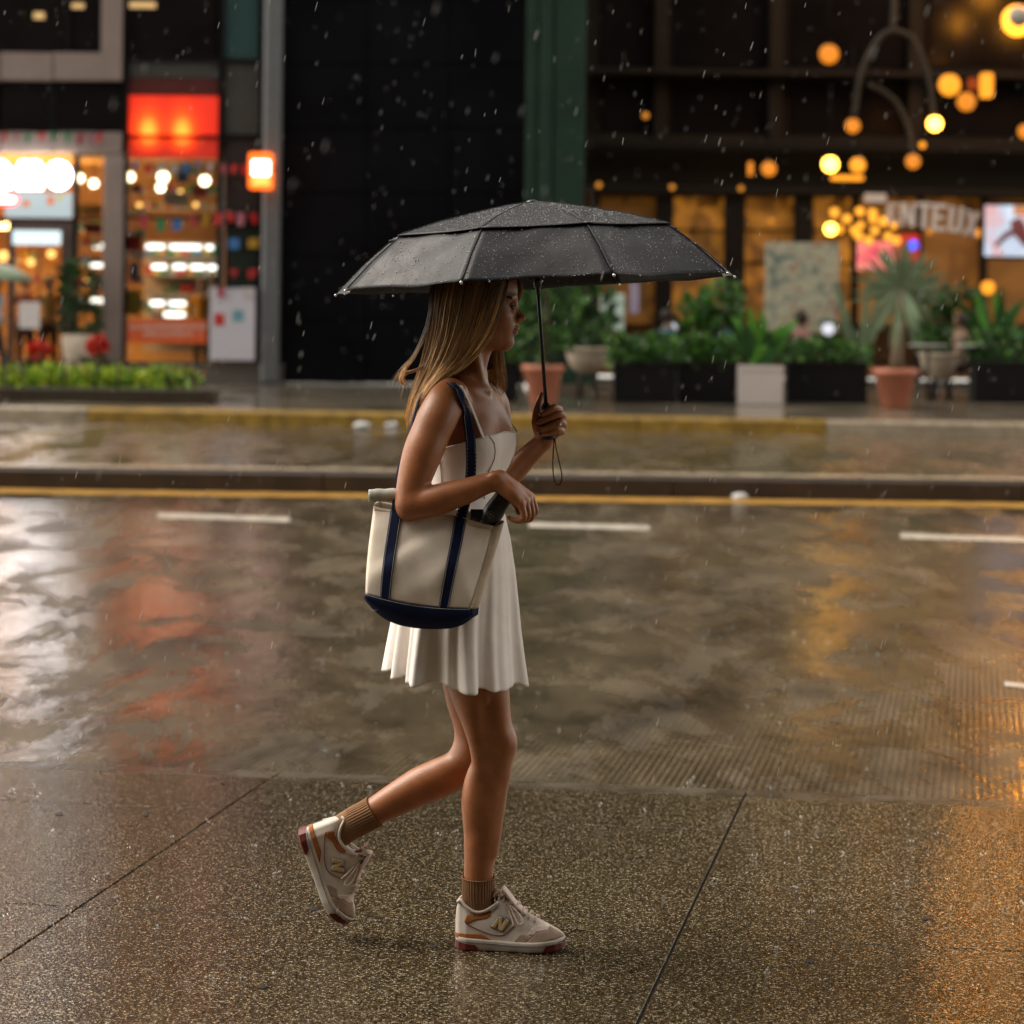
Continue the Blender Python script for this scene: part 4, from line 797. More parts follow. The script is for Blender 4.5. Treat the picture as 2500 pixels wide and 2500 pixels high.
# ---- eyes, brows, lashes, nails, ring
eye_w = mat('eye white', (.55, .50, .45), 0.12, var=0.02); iris_m = mat('iris brown', (.02, .012, .008), 0.08, var=0.02)
lash_m = mat('lash and brow', (.030, .017, .010), 0.6, var=0.1); nail_m = mat('red nail polish', (.36, .016, .012), 0.12, coat=1.0, var=0.04)
for sd in (-1, 1):
    c = Lp(1242.2, 746.8, sd * .0325); b = MB(); b.ball(tuple(W(c)[0]), .0108, 16, 12); e = b.build('eye', eye_w, person)
    b = MB(); q = c + np.array([.0072, sd * .0046, -.0020]); b.ball(tuple(W(q)[0]), .0050, 12, 8); b.build('iris', iris_m, e)
    # upper lid: a curved shell over the ball, with lashes at its rim
    P = []
    for i in range(7):
        row = []
        for j in range(13):
            az = R(-85 + 170 * j / 12); el = R(70 - 62 * i / 6 - (0 if i < 6 else 0) - 10 * (1 - math.cos(az)) * (i / 6))
            rr = .0121
            row.append(c + rr * np.array([math.cos(el) * math.cos(az), math.cos(el) * math.sin(az), math.sin(el)]))
        P.append([tuple(w_) for w_ in W(np.array(row))])
    b = MB(); b.grid(P); solidify(mesh_obj('eyelid', b.v, b.f, skin, person, True, np.tile([.26, .10, .042], (len(b.v), 1))), .0014)
    b = MB(); rim = P[-1]
    for j in range(1, 12):
        p0 = Vector(rim[j]); dirv = (p0 - Vector(tuple(W(c)[0]))).normalized(); tip = p0 + dirv * .0055 + Vector((0.001, 0, .0004))
        b.tube([p0, p0 * .5 + tip * .5 - Vector((0, 0, .0006)), tip], [.0011, .0009, .0003], 5)
    b.tube([Vector(q_) for q_ in rim], .0009, 5); b.build('eyelash', lash_m, person)
    b = MB(); cc = catmull([(1222, 729.5, 0), (1234, 725.5, 0), (1246, 726, 0), (1254, 729, 0)], 14)
    for k in range(150):
        t = random.random(); q = cc[int(t * 12)]; s0 = on_body(q[0], q[1] + random.uniform(-3.4, 3.4) * (.45 + .55 * t), .0012, 2.5); s1 = on_body(q[0] - 5, q[1] - 1.5 + random.uniform(-2.5, 2.5), .0012, 2.5)
        if sd > 0: s0, s1 = s0 * np.array([1, -1, 1]), s1 * np.array([1, -1, 1])
        b.tube(LW([s0, (s0 + s1) / 2 + np.array([0, -sd * -.0004, 0]), s1]), [.0009, .0009, .0004], 4)
    b.build('eyebrow', lash_m, person)
for p, rt in (((1321, 1012.5, .0275), -.4), ((1318, 1031.5, .0275), -.35), ((1315, 1051.5, .0275), -.3), ((1321, 1060.5, .029), -.2)):
    b = MB(); b.ball((0, 0, 0), 1.0, 12, 8, (.0062, .0030, .0044)); ca, sa = math.cos(rt), math.sin(rt)
    c = Lp(*p) + np.array([-.001, -.001, 0]); v = np.array(b.v); v = np.stack([v[:, 0] * ca - v[:, 2] * sa, v[:, 1], v[:, 0] * sa + v[:, 2] * ca], 1) + c
    mesh_obj('fingernail', W(v), b.f, nail_m, person)
b = MB(); b.ball((0, 0, 0), 1.0, 10, 6, (.0045, .0045, .0035)); mesh_obj('fingernail', W(np.array(b.v) + Lp(1242.5, 1262, -.2365)), b.f, nail_m, person)
gold = mat('rose gold', (.75, .42, .26), 0.14, metal=1.0, var=0.02); gem = mat('clear stone', (.85, .88, .9), 0.03, spec=1.0, var=0.02)
c0 = Lp(1363, 1034.5, .0345); rr, pts = .0098, []
for k in range(25):
    th = 2 * math.pi * k / 24; pts.append(c0 + np.array([-.0008 + .002 * math.sin(th), -math.cos(th) * rr * .9, math.sin(th) * rr]))
b = MB(); b.tube(LW(pts), .0013, 6, False); ring = b.build('ring', gold, person)
b = MB(); b.ball(tuple(W(c0 + np.array([.004, -.0105, -.001]))[0]), .0038, 8, 6); b.build('gemstone', gem, ring, False)

# ---- dress
dress_m = mat('cream stretch cotton', (.88, .81, .75), 0.75, spec=0.15, var=0.06, scale=16, bump=0.5, bscale=38, sheen=0.15)
dress_d = mat('dress seam', (.40, .31, .25), 0.8, spec=0.2)
dress = empty('dress', (0, 0, 0), parent=person)
f = Field(axis([(-.30, .06, .0032)]), axis([(-.20, .20, .0034)]), axis([(-.62, -.30, .0030)]))
torso(f, 0.0045)
V, F = f.nets(); V = relax(V, F, 4, .4)
ctr = Lp(1138, 1070); yw = R(24)
def front_u(V):
    dx, dy = V[:, 0] - ctr[0], V[:, 1]
    u = dx * math.cos(yw) - dy * math.sin(yw); v = dx * math.sin(yw) + dy * math.cos(yw)
    return np.degrees(np.arctan2(v, u))
ang = np.abs(front_u(V)); ztop = np.interp(ang, [0, 42, 50, 90, 180], [zpx(1052), zpx(1058), zpx(1062), zpx(1088), zpx(1098)])
zt = ztop - V[:, 2]
V[:, 2] = np.where(np.abs(zt) < .0030, ztop, V[:, 2]); keep = V[:, 2] <= ztop + 1e-5
Fk = F[keep[F].all(1)]; Fk = Fk[(V[Fk, 2].mean(1) > zpx(1262))]
used = np.unique(Fk); mp = np.full(len(V), -1); mp[used] = np.arange(len(used))
bod = mesh_obj('bodice', W(V[used]), mp[Fk], dress_m, dress); solidify(bod, .003, 0)
def torso_pt(py, angdeg, off=.007):
    """a point on the dress surface at image row py, angle about the body axis from the chest's front (near side negative)"""
    z = zpx(py); a = math.radians(angdeg); best = None
    m = np.abs(V[:, 2] - z) < .004; c_ = V[m]; an = front_u(c_); i = np.argmin(np.abs(an - angdeg))
    p = c_[i].copy(); d_ = p - np.array([ctr[0], 0, p[2]]); d_[2] = 0; d_ /= np.linalg.norm(d_) + 1e-9
    return np.array([p[0], p[1], z]) + d_ * off
def seam(angs, r_=.0011, name='seam', m=None, off=.003):
    b = MB(); b.tube(LW([torso_pt(py, a, off) for py, a in angs]), r_, 5); b.build(name, m or dress_d, dress)
for sd in (-1, 1):
    seam([(1058, sd * 40), (1075, sd * 33), (1095, sd * 30), (1115, sd * 29), (1135, sd * 32), (1155, sd * 36), (1185, sd * 38), (1220, sd * 38), (1250, sd * 36)])
seam([(1092, -95), (1110, -94), (1140, -93), (1180, -92), (1230, -90)])
seam([(1084, -62), (1110, -60), (1150, -56), (1195, -54), (1240, -52)], .0009)
b = MB(); seamtop = [torso_pt(max(1054, np.interp(abs(a), [0, 42, 50, 90, 180], [1054, 1060, 1064, 1090, 1100])), a, .002) for a in range(-178, 180, 6)]
b.tube(LW(seamtop + seamtop[:1]), .0018, 6); b.build('neckline', dress_m, dress)
def ribbon(name, pts, width, normal, th, m, parent, n=40, taper=None):
    """pts local; a flat band; normal = facing direction(s)"""
    c = catmull(pts, n); nrm = catmull([normal] * 2, n) if np.ndim(normal) == 1 else catmull(normal, n)
    P = []
    for i in range(n):
        t = c[min(i + 1, n - 1)] - c[max(i - 1, 0)]; t /= np.linalg.norm(t); q = nrm[i] - t * (nrm[i] @ t); q /= np.linalg.norm(q); s_ = np.cross(t, q)
        w = width if taper is None else width * taper[0] + (taper[1] - taper[0]) * width * i / (n - 1)
        P.append([c[i] - s_ * w / 2 - q * th / 2, c[i] - s_ * w / 2 + q * th / 2, c[i] + s_ * w / 2 + q * th / 2, c[i] + s_ * w / 2 - q * th / 2])
    b = MB(); b.grid([[tuple(a) for a in W(np.array(r_))] for r_ in P], wrap=True)
    b.f.append((3, 2, 1, 0)); b.f.append(tuple((n - 1) * 4 + k for k in range(4)))
    o = b.build(name, m, parent, False); return o, c
ribbon('shoulder_strap', [on_body(1181, 1070, .009), on_body(1170, 1042), on_body(1158, 1012), on_body(1148, 988), on_body(1137, 965), on_body(1127, 945, .003), Lp(1112, 934, -.080), Lp(1095, 945, -.060)], .0075, [(.7, -.7, .2), (.7, -.7, .2), (.7, -.7, .3), (.7, -.7, .4), (.6, -.6, .6), (.4, -.5, .8), (0, -.1, 1), (-.7, 0, .7)], .0025, dress_m, dress)
ribbon('shoulder_strap', [torso_pt(1055, 40, .004), Lp(1232, 1010, .055), Lp(1221, 978, .062), Lp(1207, 948, .066), Lp(1190, 934, .068), Lp(1170, 938, .068)], .0075, [(1, 0, .1), (1, -.1, .3), (1, -.1, .5), (.6, -.1, .8), (0, 0, 1), (-.7, 0, .7)], .0025, dress_m, dress)
# skirt with hanging folds
rows = [(1212, 1052, 1218, .126), (1250, 1043, 1232, .142), (1317, 1020, 1246, .166), (1395, 994, 1255, .184), (1470, 970, 1260, .194), (1535, 954, 1263, .202), (1610, 942, 1269, .208), (1672, 933, 1275, .213)]
T = np.array(rows, float); NA, NR = 360, 70; P = []
rph = [random.uniform(0, 6.28) for _ in range(6)]
for i in range(NR + 1):
    t = i / NR; py0 = 1212 + t * (1672 - 1212); row = []
    for j in range(NA):
        ph = 2 * math.pi * j / NA
        fo = .62 * math.cos(10 * ph + rph[0] + .9 * math.sin(2 * ph)) + .28 * math.cos(17 * ph + rph[1] + .9 * math.sin(3 * ph)) + .10 * math.cos(31 * ph + rph[2])
        fo = math.copysign(abs(fo) ** .8, fo)
        g = max(0, (t - .06)) ** 1.1
        py = py0 - 26 * t + t * (9 * math.cos(ph + .4) + 7 * fo + (10 if math.cos(ph) > -.1 and math.sin(ph) < .2 else 0))
        l, r_, hy = [np.interp(py0, T[:, 0], T[:, k]) for k in (1, 2, 3)]
        l, r_ = l + 20 * t, r_ - 2 * t; cx, hx = (l + r_) / 2, (r_ - l) / 2000
        s_ = 1 + g * fo * (.155 if math.cos(ph) < .2 else .155 - .085 * (math.cos(ph) - .2))
        q = Lp(cx, py, 0); row.append((q[0] + hx * s_ * math.cos(ph) + g * .012 * math.sin(5 * ph + rph[3]) , hy * s_ * math.sin(ph) * .98, q[2]))
    P.append([tuple(a) for a in W(np.array(row))])
b = MB(); b.grid(P, wrap=True); sk = b.build('skirt', dress_m, dress); solidify(sk, .0022, 0)
hm = MB(); hm.tube([Vector(p) for p in P[NR - 3]] + [Vector(P[NR - 3][0])], .0011, 5, False); hm.build('hem', dress_m, sk)
# ---- hair: guide locks in the picture plane with their depth, then many strands between them
def gd(*p): return catmull([Lp(*a) for a in p], 40)
NEAR = [gd((1200, 632, -.015), (1236, 672, -.060), (1231, 720, -.076), (1213, 780, -.080), (1188, 832, -.080), (1158, 868, -.080), (1122, 900, -.088), (1088, 918, -.100), (1055, 945, -.105)),
        gd((1190, 628, -.015), (1212, 672, -.078), (1200, 730, -.089), (1180, 795, -.090), (1150, 850, -.088), (1115, 893, -.092), (1080, 920, -.108), (1046, 955, -.112), (1022, 1000, -.105)),
        gd((1178, 625, -.012), (1182, 672, -.086), (1168, 735, -.096), (1148, 805, -.097), (1120, 862, -.094), (1090, 900, -.098), (1060, 930, -.108), (1032, 975, -.108), (1012, 1030, -.095)),
        gd((1160, 623, -.010), (1148, 672, -.088), (1134, 740, -.098), (1118, 810, -.098), (1094, 870, -.092), (1068, 915, -.092), (1042, 950, -.094), (1020, 1000, -.088), (1004, 1050, -.075)),
        gd((1140, 624, -.008), (1112, 675, -.078), (1098, 745, -.088), (1086, 815, -.086), (1066, 875, -.076), (1045, 920, -.070), (1026, 962, -.066), (1010, 1010, -.060), (1000, 1058, -.055)),
        gd((1124, 628, -.004), (1080, 680, -.052), (1068, 745, -.062), (1060, 815, -.058), (1046, 872, -.050), (1030, 920, -.044), (1014, 965, -.040), (1003, 1010, -.036), (998, 1056, -.034)),
        gd((1118, 632, 0), (1062, 684, -.010), (1054, 745, -.014), (1049, 812, -.012), (1037, 872, -.008), (1022, 925, -.004), (1008, 970, -.004), (999, 1012, -.004), (996, 1052, -.004))]
FAR = [gd((1118, 632, .004), (1064, 684, .030), (1056, 745, .034), (1050, 812, .034), (1040, 872, .034), (1026, 925, .034), (1012, 970, .036), (1003, 1012, .036), (1000, 1048, .036)),
       gd((1128, 626, .006), (1088, 678, .064), (1078, 745, .074), (1072, 812, .074), (1062, 872, .074), (1050, 920, .076), (1038, 962, .078), (1028, 1000, .078), (1022, 1030, .078)),
       gd((1160, 622, .010), (1150, 672, .086), (1140, 740, .096), (1136, 810, .098), (1130, 870, .098), (1124, 915, .104), (1118, 945, .108), (1112, 970, .11), (1106, 990, .11)),
       gd((1190, 626, .014), (1208, 672, .080), (1204, 735, .090), (1205, 800, .094), (1206, 850, .094), (1208, 895, .098), (1210, 930, .104), (1212, 960, .112), (1212, 985, .114)),
       gd((1204, 632, .014), (1244, 668, .060), (1252, 715, .074), (1238, 780, .086), (1228, 840, .092), (1230, 885, .096), (1234, 925, .100), (1233, 955, .104), (1225, 982, .106))]
hair_m = mat('blond brown hair', (.2, .1, .05), 0.33, spec=0.55, var=0.08, scale=30, attr='tint')
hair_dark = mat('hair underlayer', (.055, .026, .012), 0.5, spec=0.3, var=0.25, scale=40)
def lerp_guides(G, t):
    x = t * (len(G) - 1); i = min(int(x), len(G) - 2); u = x - i; return G[i] * (1 - u) + G[i + 1] * u
hair = empty('hair', (0, 0, 0), parent=person)
def strands(G, n, seed, wid=(.0007, .0015), name='strands', spread=1.0, out=1.0, tone=1.0):
    rg = np.random.default_rng(seed); b = MB(); cols = []
    clumps = rg.uniform(-.02, 1.02, max(14, n // 22)); ph = rg.uniform(0, 6.28, (len(clumps), 3)); cl_len = rg.uniform(.80, 1.0, len(clumps)); ctone = rg.uniform(.55, 1.55, len(clumps))
    for q in range(n):
        k = rg.integers(len(clumps)); t0 = clumps[k]; t = np.clip(t0 + rg.normal(0, .018) * spread, 0, 1); te = np.clip(t0 + rg.normal(0, .011), 0, 1)
        A = lerp_guides(G, t); B = lerp_guides(G, te); w = np.linspace(0, 1, 40)[:, None]; c = A * (1 - w) + B * w
        lay = rg.uniform(-.004, .004) * out
        off = np.zeros_like(c); off[:, 1] = lay * np.where(c[:, 1] < 0, -1, 1); off[:, 0] = rg.normal(0, .0025)
        s_ = np.linspace(0, 1, 40)
        wv = .0042 * s_ ** 1.3; off[:, 0] += wv * np.sin(7 * s_ + ph[k, 0]) + rg.normal(0, .0016) * s_ ** 2; off[:, 2] += .5 * wv * np.sin(9 * s_ + ph[k, 1]); off[:, 1] += 1.4 * wv * np.sin(8 * s_ + ph[k, 2]) 
        if rg.random() < .10: off[:, 0] += rg.normal(0, .009) * s_ ** 2.2; off[:, 1] -= abs(rg.normal(0, .008)) * s_ ** 2
        c = c + off; ln = cl_len[k] * rg.uniform(.9, 1.0); m = int(40 * ln); idx = np.linspace(0, m - 1, 15).astype(int); c = c[idx]
        r0 = rg.uniform(*wid); rad = r0 * np.concatenate([np.full(9, 1.0), np.linspace(1, .12, 6)])
        nv = len(b.v); b.tube(W(c), list(rad), 3, False)
        g = np.clip(rg.normal(.5, .22), 0, 1); hi = np.array([.80, .49, .215]) * (.45 + 1.1 * g); lo = np.array([.060, .027, .012]) * (.7 + .5 * g)
        ss = np.repeat(np.linspace(0, ln, 15), 3)[:, None]; mixw = np.clip((ss - .04) / .70 + (g - .55) * .55, 0, 1)
        cols.append((lo * (1 - mixw) + hi * mixw) * ctone[k] * tone)
    mesh_obj(name, b.v, b.f, hair_m, hair, True, np.vstack(cols))
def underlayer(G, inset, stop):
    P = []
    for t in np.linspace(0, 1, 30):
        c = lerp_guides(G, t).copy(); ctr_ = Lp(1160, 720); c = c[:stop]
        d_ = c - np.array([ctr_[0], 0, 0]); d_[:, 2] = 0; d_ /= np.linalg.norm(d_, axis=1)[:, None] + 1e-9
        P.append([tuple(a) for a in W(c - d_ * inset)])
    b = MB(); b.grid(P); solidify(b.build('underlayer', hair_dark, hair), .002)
underlayer(NEAR, .006, 30); underlayer(FAR[:4], .008, 26)
strands(NEAR, 2600, 11); strands(NEAR, 700, 12, (.0012, .0022), 'locks'); strands(FAR[:4], 700, 13, (.0009, .0018), 'far_strands')
strands(FAR[3:], 95, 14, (.0006, .0012), 'far_strands', spread=2.2)
# the lock that flicks out behind, the wisp before the forehead, stray hairs
FL = [gd((1060, 872, -.06), (1036, 890, -.055), (1010, 903, -.05), (986, 908, -.05), (977, 922, -.05), (984, 938, -.05), (1002, 944, -.05)),
      gd((1056, 880, -.06), (1030, 898, -.055), (1008, 909, -.05), (990, 915, -.05), (984, 926, -.05), (992, 936, -.05), (1008, 940, -.05))]
strands(FL, 40, 15, (.0006, .0011), 'flicked_lock', spread=9, out=1.0, tone=1.25)
WI = [gd((1205, 634, .01), (1250, 655, .035), (1270, 690, .040), (1271, 715, .041), (1266, 738, .042), (1262, 752, .043)), gd((1205, 634, .012), (1246, 655, .04), (1264, 690, .046), (1267, 715, .047), (1263, 735, .047), (1260, 748, .048))]
strands(WI, 70, 16, (.0007, .0013), 'forehead_wisp', spread=9, out=.6)
ST = [gd((1060, 700, -.04), (1045, 790, -.05), (1015, 860, -.05), (985, 895, -.05), (955, 930, -.05), (945, 960, -.05)), gd((1060, 720, -.03), (1040, 820, -.04), (1005, 885, -.04), (985, 910, -.04), (992, 960, -.04), (985, 1010, -.04))]
strands(ST, 34, 17, (.0003, .0005), 'stray_hairs', spread=14, out=3)

# ---- socks and shoes
sock_m = mat('tan ribbed sock', (.25, .138, .075), 0.9, spec=0.1, var=0.12, scale=40, bump=0.3, bscale=500)
def sock(pts, npts=44, ribs=34, rib_to=.62):
    Q = catmull([tuple(p) + (r_,) for p, r_ in pts], npts); P = []
    for i in range(npts):
        t = Q[min(i + 1, npts - 1), :3] - Q[max(i - 1, 0), :3]; t /= np.linalg.norm(t); a = np.cross(t, [0, 1, 0]); a /= np.linalg.norm(a); b_ = np.cross(a, t); row = []
        s_ = i / (npts - 1); amp = .0011 * np.clip((rib_to - s_) * 8, 0, 1)
        cuff = .0012 if s_ < .04 else 0
        for k in range(ribs * 6):
            th = 2 * math.pi * k / (ribs * 6); r_ = Q[i, 3] + cuff + amp * math.cos(ribs * th); row.append(Q[i, :3] + r_ * (a * math.cos(th) + b_ * math.sin(th) * (1 - .20 * min(1, s_ * 1.6))))
        P.append([tuple(w_) for w_ in W(np.array(row))])
    b = MB(); b.grid(P, wrap=True); solidify(b.build('sock', sock_m, person), .002, -1)
sock([(Lp(1168, 2140, -.030), .0378), (Lp(1168, 2165, -.028), .0376), (Lp(1168, 2195, -.025), .0370), (Lp(1172, 2222, -.022), .0355), (Lp(1176, 2248, -.020), .030)])
sock([(Lp(915, 1981, .066), .0372), (Lp(893, 1993, .068), .0362), (Lp(868, 2006, .071), .0362), (Lp(845, 2020, .075), .0365), (Lp(815, 2042, .080), .034)])

white_l = mat('off white leather', (.62, .545, .47), 0.42, var=0.08, scale=30, bump=0.15, bscale=700); mid_m = mat('worn white rubber', (.56, .49, .42), 0.5, var=0.18, scale=25)
taupe_l = mat('taupe suede', (.34, .245, .18), 0.85, spec=0.15, var=0.15, scale=40, bump=0.3, bscale=900); pink_l = mat('pale pink mesh', (.70, .56, .49), 0.7, var=0.06, scale=60, bump=0.4, bscale=1200)
rust_l = mat('rust orange suede', (.36, .125, .035), 0.75, spec=0.2, var=0.15, scale=50, bump=0.2, bscale=900); rust_r = mat('dark red rubber', (.115, .016, .010), 0.45, var=0.2, scale=40)
pipe_m = mat('dark red piping', (.20, .04, .03), 0.6); tan_l = mat('gold tan leather', (.56, .40, .20), 0.4, var=0.06); grey_l = mat('grey trim', (.22, .22, .22), 0.5); lace_m = mat('pale pink lace', (.62, .48, .40), 0.8, var=0.08, scale=90, bump=0.5, bscale=1500); dark_in = mat('shoe lining', (.10, .05, .035), 0.9)
SW = ([0, .004, .012, .03, .07, .11, .15, .19, .22, .25, .264, .270, .272], [.006, .019, .030, .0375, .038, .0365, .0395, .0455, .046, .037, .023, .011, .003])
ST_ = ([-.002, .004, .011, .030, .052, .075, .095, .108, .125, .145, .176, .203, .233, .255, .266, .272], [.060, .108, .119, .103, .091, .093, .106, .128, .128, .115, .092, .078, .063, .052, .044, .034])
def sole_w(s_): return float(np.interp(s_, *SW))
def top_h(s_): return float(np.interp(s_, *ST_))
def bot_h(s_): return float(np.interp(s_, [0, .01, .03, .19, .24, .272], [.004, .001, 0, 0, .004, .014]))
def mid_h(s_): return float(np.interp(s_, [0, .06, .14, .2, .272], [.033, .030, .026, .028, .036]))
def up_w(s_, h):
    b0, t0 = mid_h(s_) - .004, top_h(s_); q = min(max((h - b0) / (t0 - b0), 0), 1); p = float(np.interp(s_, [0, .09, .13, .19, .27], [5.5, 4.5, 2.6, 2.3, 2.2]))
    w0 = sole_w(s_) * .96; w1 = np.interp(s_, [0, .10, .14, .2, .27], [.80, .78, .42, .2, .05])
    return w0 * ((1 - q ** p) ** (1 / p) * (1 - (1 - w1) * .35 * q))
def crop_sh(x, y): px, py = 1080 + x / 6.0375, 2130 + y / 6.0375; return (px - 1107) / 1000, (2319 + .05 * (px - 1109) - py) / 1000
def shoe(TF, label):
    root = empty('shoe', (0, 0, 0), parent=person)
    def mk(name, v, f_, m, sm=True): return mesh_obj(name, [TF(*p) for p in v], f_, m, root, sm)
    # midsole
    b = MB(); st = list(np.linspace(0, .012, 5)) + list(np.linspace(.02, .25, 40)) + list(np.linspace(.256, .272, 7)); P = []
    for s_ in st:
        w, lo, hi = sole_w(s_), bot_h(s_), mid_h(s_)
        pr = [(-w * .90, lo), (-w * .99, lo + .003), (-w * 1.0, lo + (hi - lo) * .55), (-w * 1.035, hi - .006), (-w * 1.02, hi - .001), (-w * .9, hi), (w * .9, hi), (w * 1.02, hi - .001), (w * 1.035, hi - .006), (w, lo + (hi - lo) * .55), (w * .99, lo + .003), (w * .90, lo)]
        P.append([(s_, a, h) for a, h in pr])
    b.grid(P, wrap=True); n = 12; b.f.append(tuple(range(n))); b.f.append(tuple((len(st) - 1) * n + k for k in range(n - 1, -1, -1)))
    sole = mk('sole', b.v, b.f, mid_m)
    for sd in (-1, 1):
        b = MB(); b.tube([(s_, sd * (sole_w(s_) * 1.035 + .0004), mid_h(s_) - .0095) for s_ in st[2:-2]], .0010, 5); o = mesh_obj('groove', [TF(*p) for p in b.v], b.f, grey_l, sole)
    for seg, hh in (((-.0005, .062), (.021, .014)), ((.222, .2725), (.016, .020))):
        b = MB(); P = []
        for s_ in np.linspace(seg[0], seg[1], 16):
            s2 = min(max(s_, 0), .272); w = sole_w(s2) * 1.012 + .0012; lo = bot_h(s2) - .0012; edge = min(1, min((s_ - seg[0]) / .006 + (1 if seg[0] < .1 else 0), (seg[1] - s_) / .008 + (1 if seg[1] > .2 else 0))); h = lo + .004 + (np.interp(s_, seg, hh) - .004) * max(.15, edge)
            P.append([(s_, -w * .9, lo), (s_, -w, lo + .003), (s_, -w, h), (s_, w, h), (s_, w, lo + .003), (s_, w * .9, lo)])
        b.grid(P, wrap=True); b.f.append(tuple(range(6))); b.f.append(tuple(15 * 6 + k for k in range(5, -1, -1)))
        mesh_obj('outsole', [TF(*p) for p in b.v], b.f, rust_r, root, False)
    # upper
    b = MB(); st = [-.0015, .0, .003, .007] + list(np.linspace(.012, .262, 90)) + [.266, .269, .271, .272]; P = []; NV = 41
    for s_ in st:
        b0, t0 = mid_h(max(s_, 0)) - .004, top_h(s_); row = []
        for k in range(NV):
            v = -1 + 2 * k / (NV - 1); q = 1 - abs(v) ** 1.6; h = b0 + (t0 - b0) * q; w = up_w(max(s_, 0), h) if q < .9999 else 0.0
            row.append((s_, math.copysign(w, v), h))
        P.append(row)
    b.grid(P); mk('upper', b.v, b.f, white_l)
    def panel(name, poly, m, off=.0012, sides=(-1, 1), raw=False):
        pts = poly if raw else [crop_sh(*q) for q in poly]
        for sd in sides:
            bm = bmesh.new(); vs_ = [bm.verts.new((a, 0, h)) for a, h in pts]; fc = bm.faces.new(vs_); bmesh.ops.triangulate(bm, faces=[fc])
            for _ in range(4):
                ed = [e for e in bm.edges if e.calc_length() > .006]
                if not ed: break
                bmesh.ops.subdivide_edges(bm, edges=ed, cuts=1); bmesh.ops.triangulate(bm, faces=bm.faces[:])
            bm.verts.ensure_lookup_table(); v = []
            for q in bm.verts:
                s_, h = q.co.x, q.co.z; s2 = min(max(s_, 0), .2715); h2 = min(h, top_h(s2) - .001); v.append((s_, sd * (up_w(s2, h2) + off), h2))
            fs = [tuple(w_.index for w_ in fc_.verts) for fc_ in bm.faces]; bm.free()
            o = mesh_obj(name, [TF(*p) for p in v], fs, m, root); solidify(o, .0012, 0)
    panel('collar_panel', [(365, 620), (450, 640), (560, 625), (690, 570), (715, 600), (700, 650), (640, 690), (520, 700), (430, 730), (380, 755), (320, 720), (335, 680)], rust_l)
    panel('heel_foxing', [(165, 905), (250, 900), (570, 910), (640, 960), (790, 1040), (560, 1010), (250, 985), (165, 960)], rust_l)
    panel('toe_cap', [(1045, 1060), (1110, 960), (1180, 915), (1300, 945), (1345, 950), (1400, 900), (1560, 885), (1575, 825), (1740, 870), (1785, 935), (1790, 985), (1700, 1000), (1400, 1050), (1200, 1075)], taupe_l)
    panel('toe_box', [(1265, 935), (1320, 850), (1400, 800), (1560, 825), (1555, 880), (1400, 893), (1345, 943)], pink_l, .0008)
    NP = [(0, 0), (0, 1), (.32, 1), (.66, .42), (.66, 1), (1, 1), (1, 0), (.68, 0), (.34, .58), (.34, 0)]; NB = [(-.10, -.10), (-.10, 1.10), (.40, 1.10), (.56, .82), (.56, 1.10), (1.10, 1.10), (1.10, -.10), (.60, -.10), (.44, .18), (.44, -.10)]
    nxy = lambda P_: [(722 + 165 * a + 108 * b_, 800 + 74 * a - 150 * b_) for a, b_ in P_]
    panel('letter_backing', nxy(NB), grey_l, .0014); panel('letter_n', nxy(NP), tan_l, .0032)
    for sd in (-1, 1):
        for poly in ([(320, 725), (380, 775), (560, 858), (700, 912), (850, 937), (940, 905), (1030, 825)], [(1030, 825), (1060, 790), (1000, 640), (960, 560)]):
            c = catmull([crop_sh(*q) + (0,) for q in poly], 24); b = MB()
            b.tube([TF(a, sd * (up_w(a, min(h, top_h(a) - .002)) + .0012), min(h, top_h(a) - .002)) for a, h, _ in c], .0011, 5); b.build('piping', pipe_m, root)
    # collar roll, lining, tongue
    col = [(.007, .115), (.016, .120), (.030, .106), (.052, .094), (.075, .097), (.095, .109), (.106, .118)]; ring_ = []
    cc = catmull([c + (0,) for c in col], 22)
    for a, h, _ in cc: ring_.append(TF(a, -(sole_w(a) * .84), h))
    for a, h, _ in cc[::-1]: ring_.append(TF(a, sole_w(a) * .84, h))
    b = MB(); b.tube(ring_ + ring_[:1], .0038, 8, False); b.build('collar', white_l, root)
    b = MB(); P = []
    for a, h in catmull([(.098, .100, 0), (.108, .130, 0), (.117, .150, 0), (.124, .146, 0), (.150, .114, 0), (.175, .094, 0)], 20)[:, :2]:
        P.append([(a - .003 * (1 - abs(k / 4 - 1)) * 0, (k / 4 - 1) * .022, h - .006 * (k / 4 - 1) ** 2) for k in range(9)])
    b.grid(P); o = mk('tongue', b.v, b.f, pink_l); solidify(o, .005)
    b = MB(); b.grid([[(.101, (k / 4 - 1) * .021, h - .004 * (k / 4 - 1) ** 2) for k in range(9)] for h in (.112, .130, .146)]); solidify(mk('tongue_lining', b.v, b.f, pipe_m), .002)
    for k in range(6):
        a = .122 + k * .0155; h = top_h(a) + .003; w = .020 + .0015 * k * .3; b = MB()
        b.tube([TF(a - .002, -w - .003, h - .010), TF(a, -w * .7, h - .001), TF(a + .002, 0, h + .003), TF(a + .004, w * .7, h - .001), TF(a + .005, w + .003, h - .010)], .0028, 6); b.build('lace', lace_m, root)
    def lace(poly, wv, r_=.0027):
        c = catmull([crop_sh(*q) + (w_,) for q, w_ in zip(poly, wv)], 30); b = MB(); b.tube([TF(a, w_, h) for a, h, w_ in c], r_, 6); b.build('lace_loop', lace_m, root)
    lace([(900, 440), (1000, 545), (1085, 690), (1150, 775), (1190, 735), (1150, 650), (1020, 530), (925, 450)], [-.012, -.026, -.036, -.041, -.040, -.034, -.024, -.012])
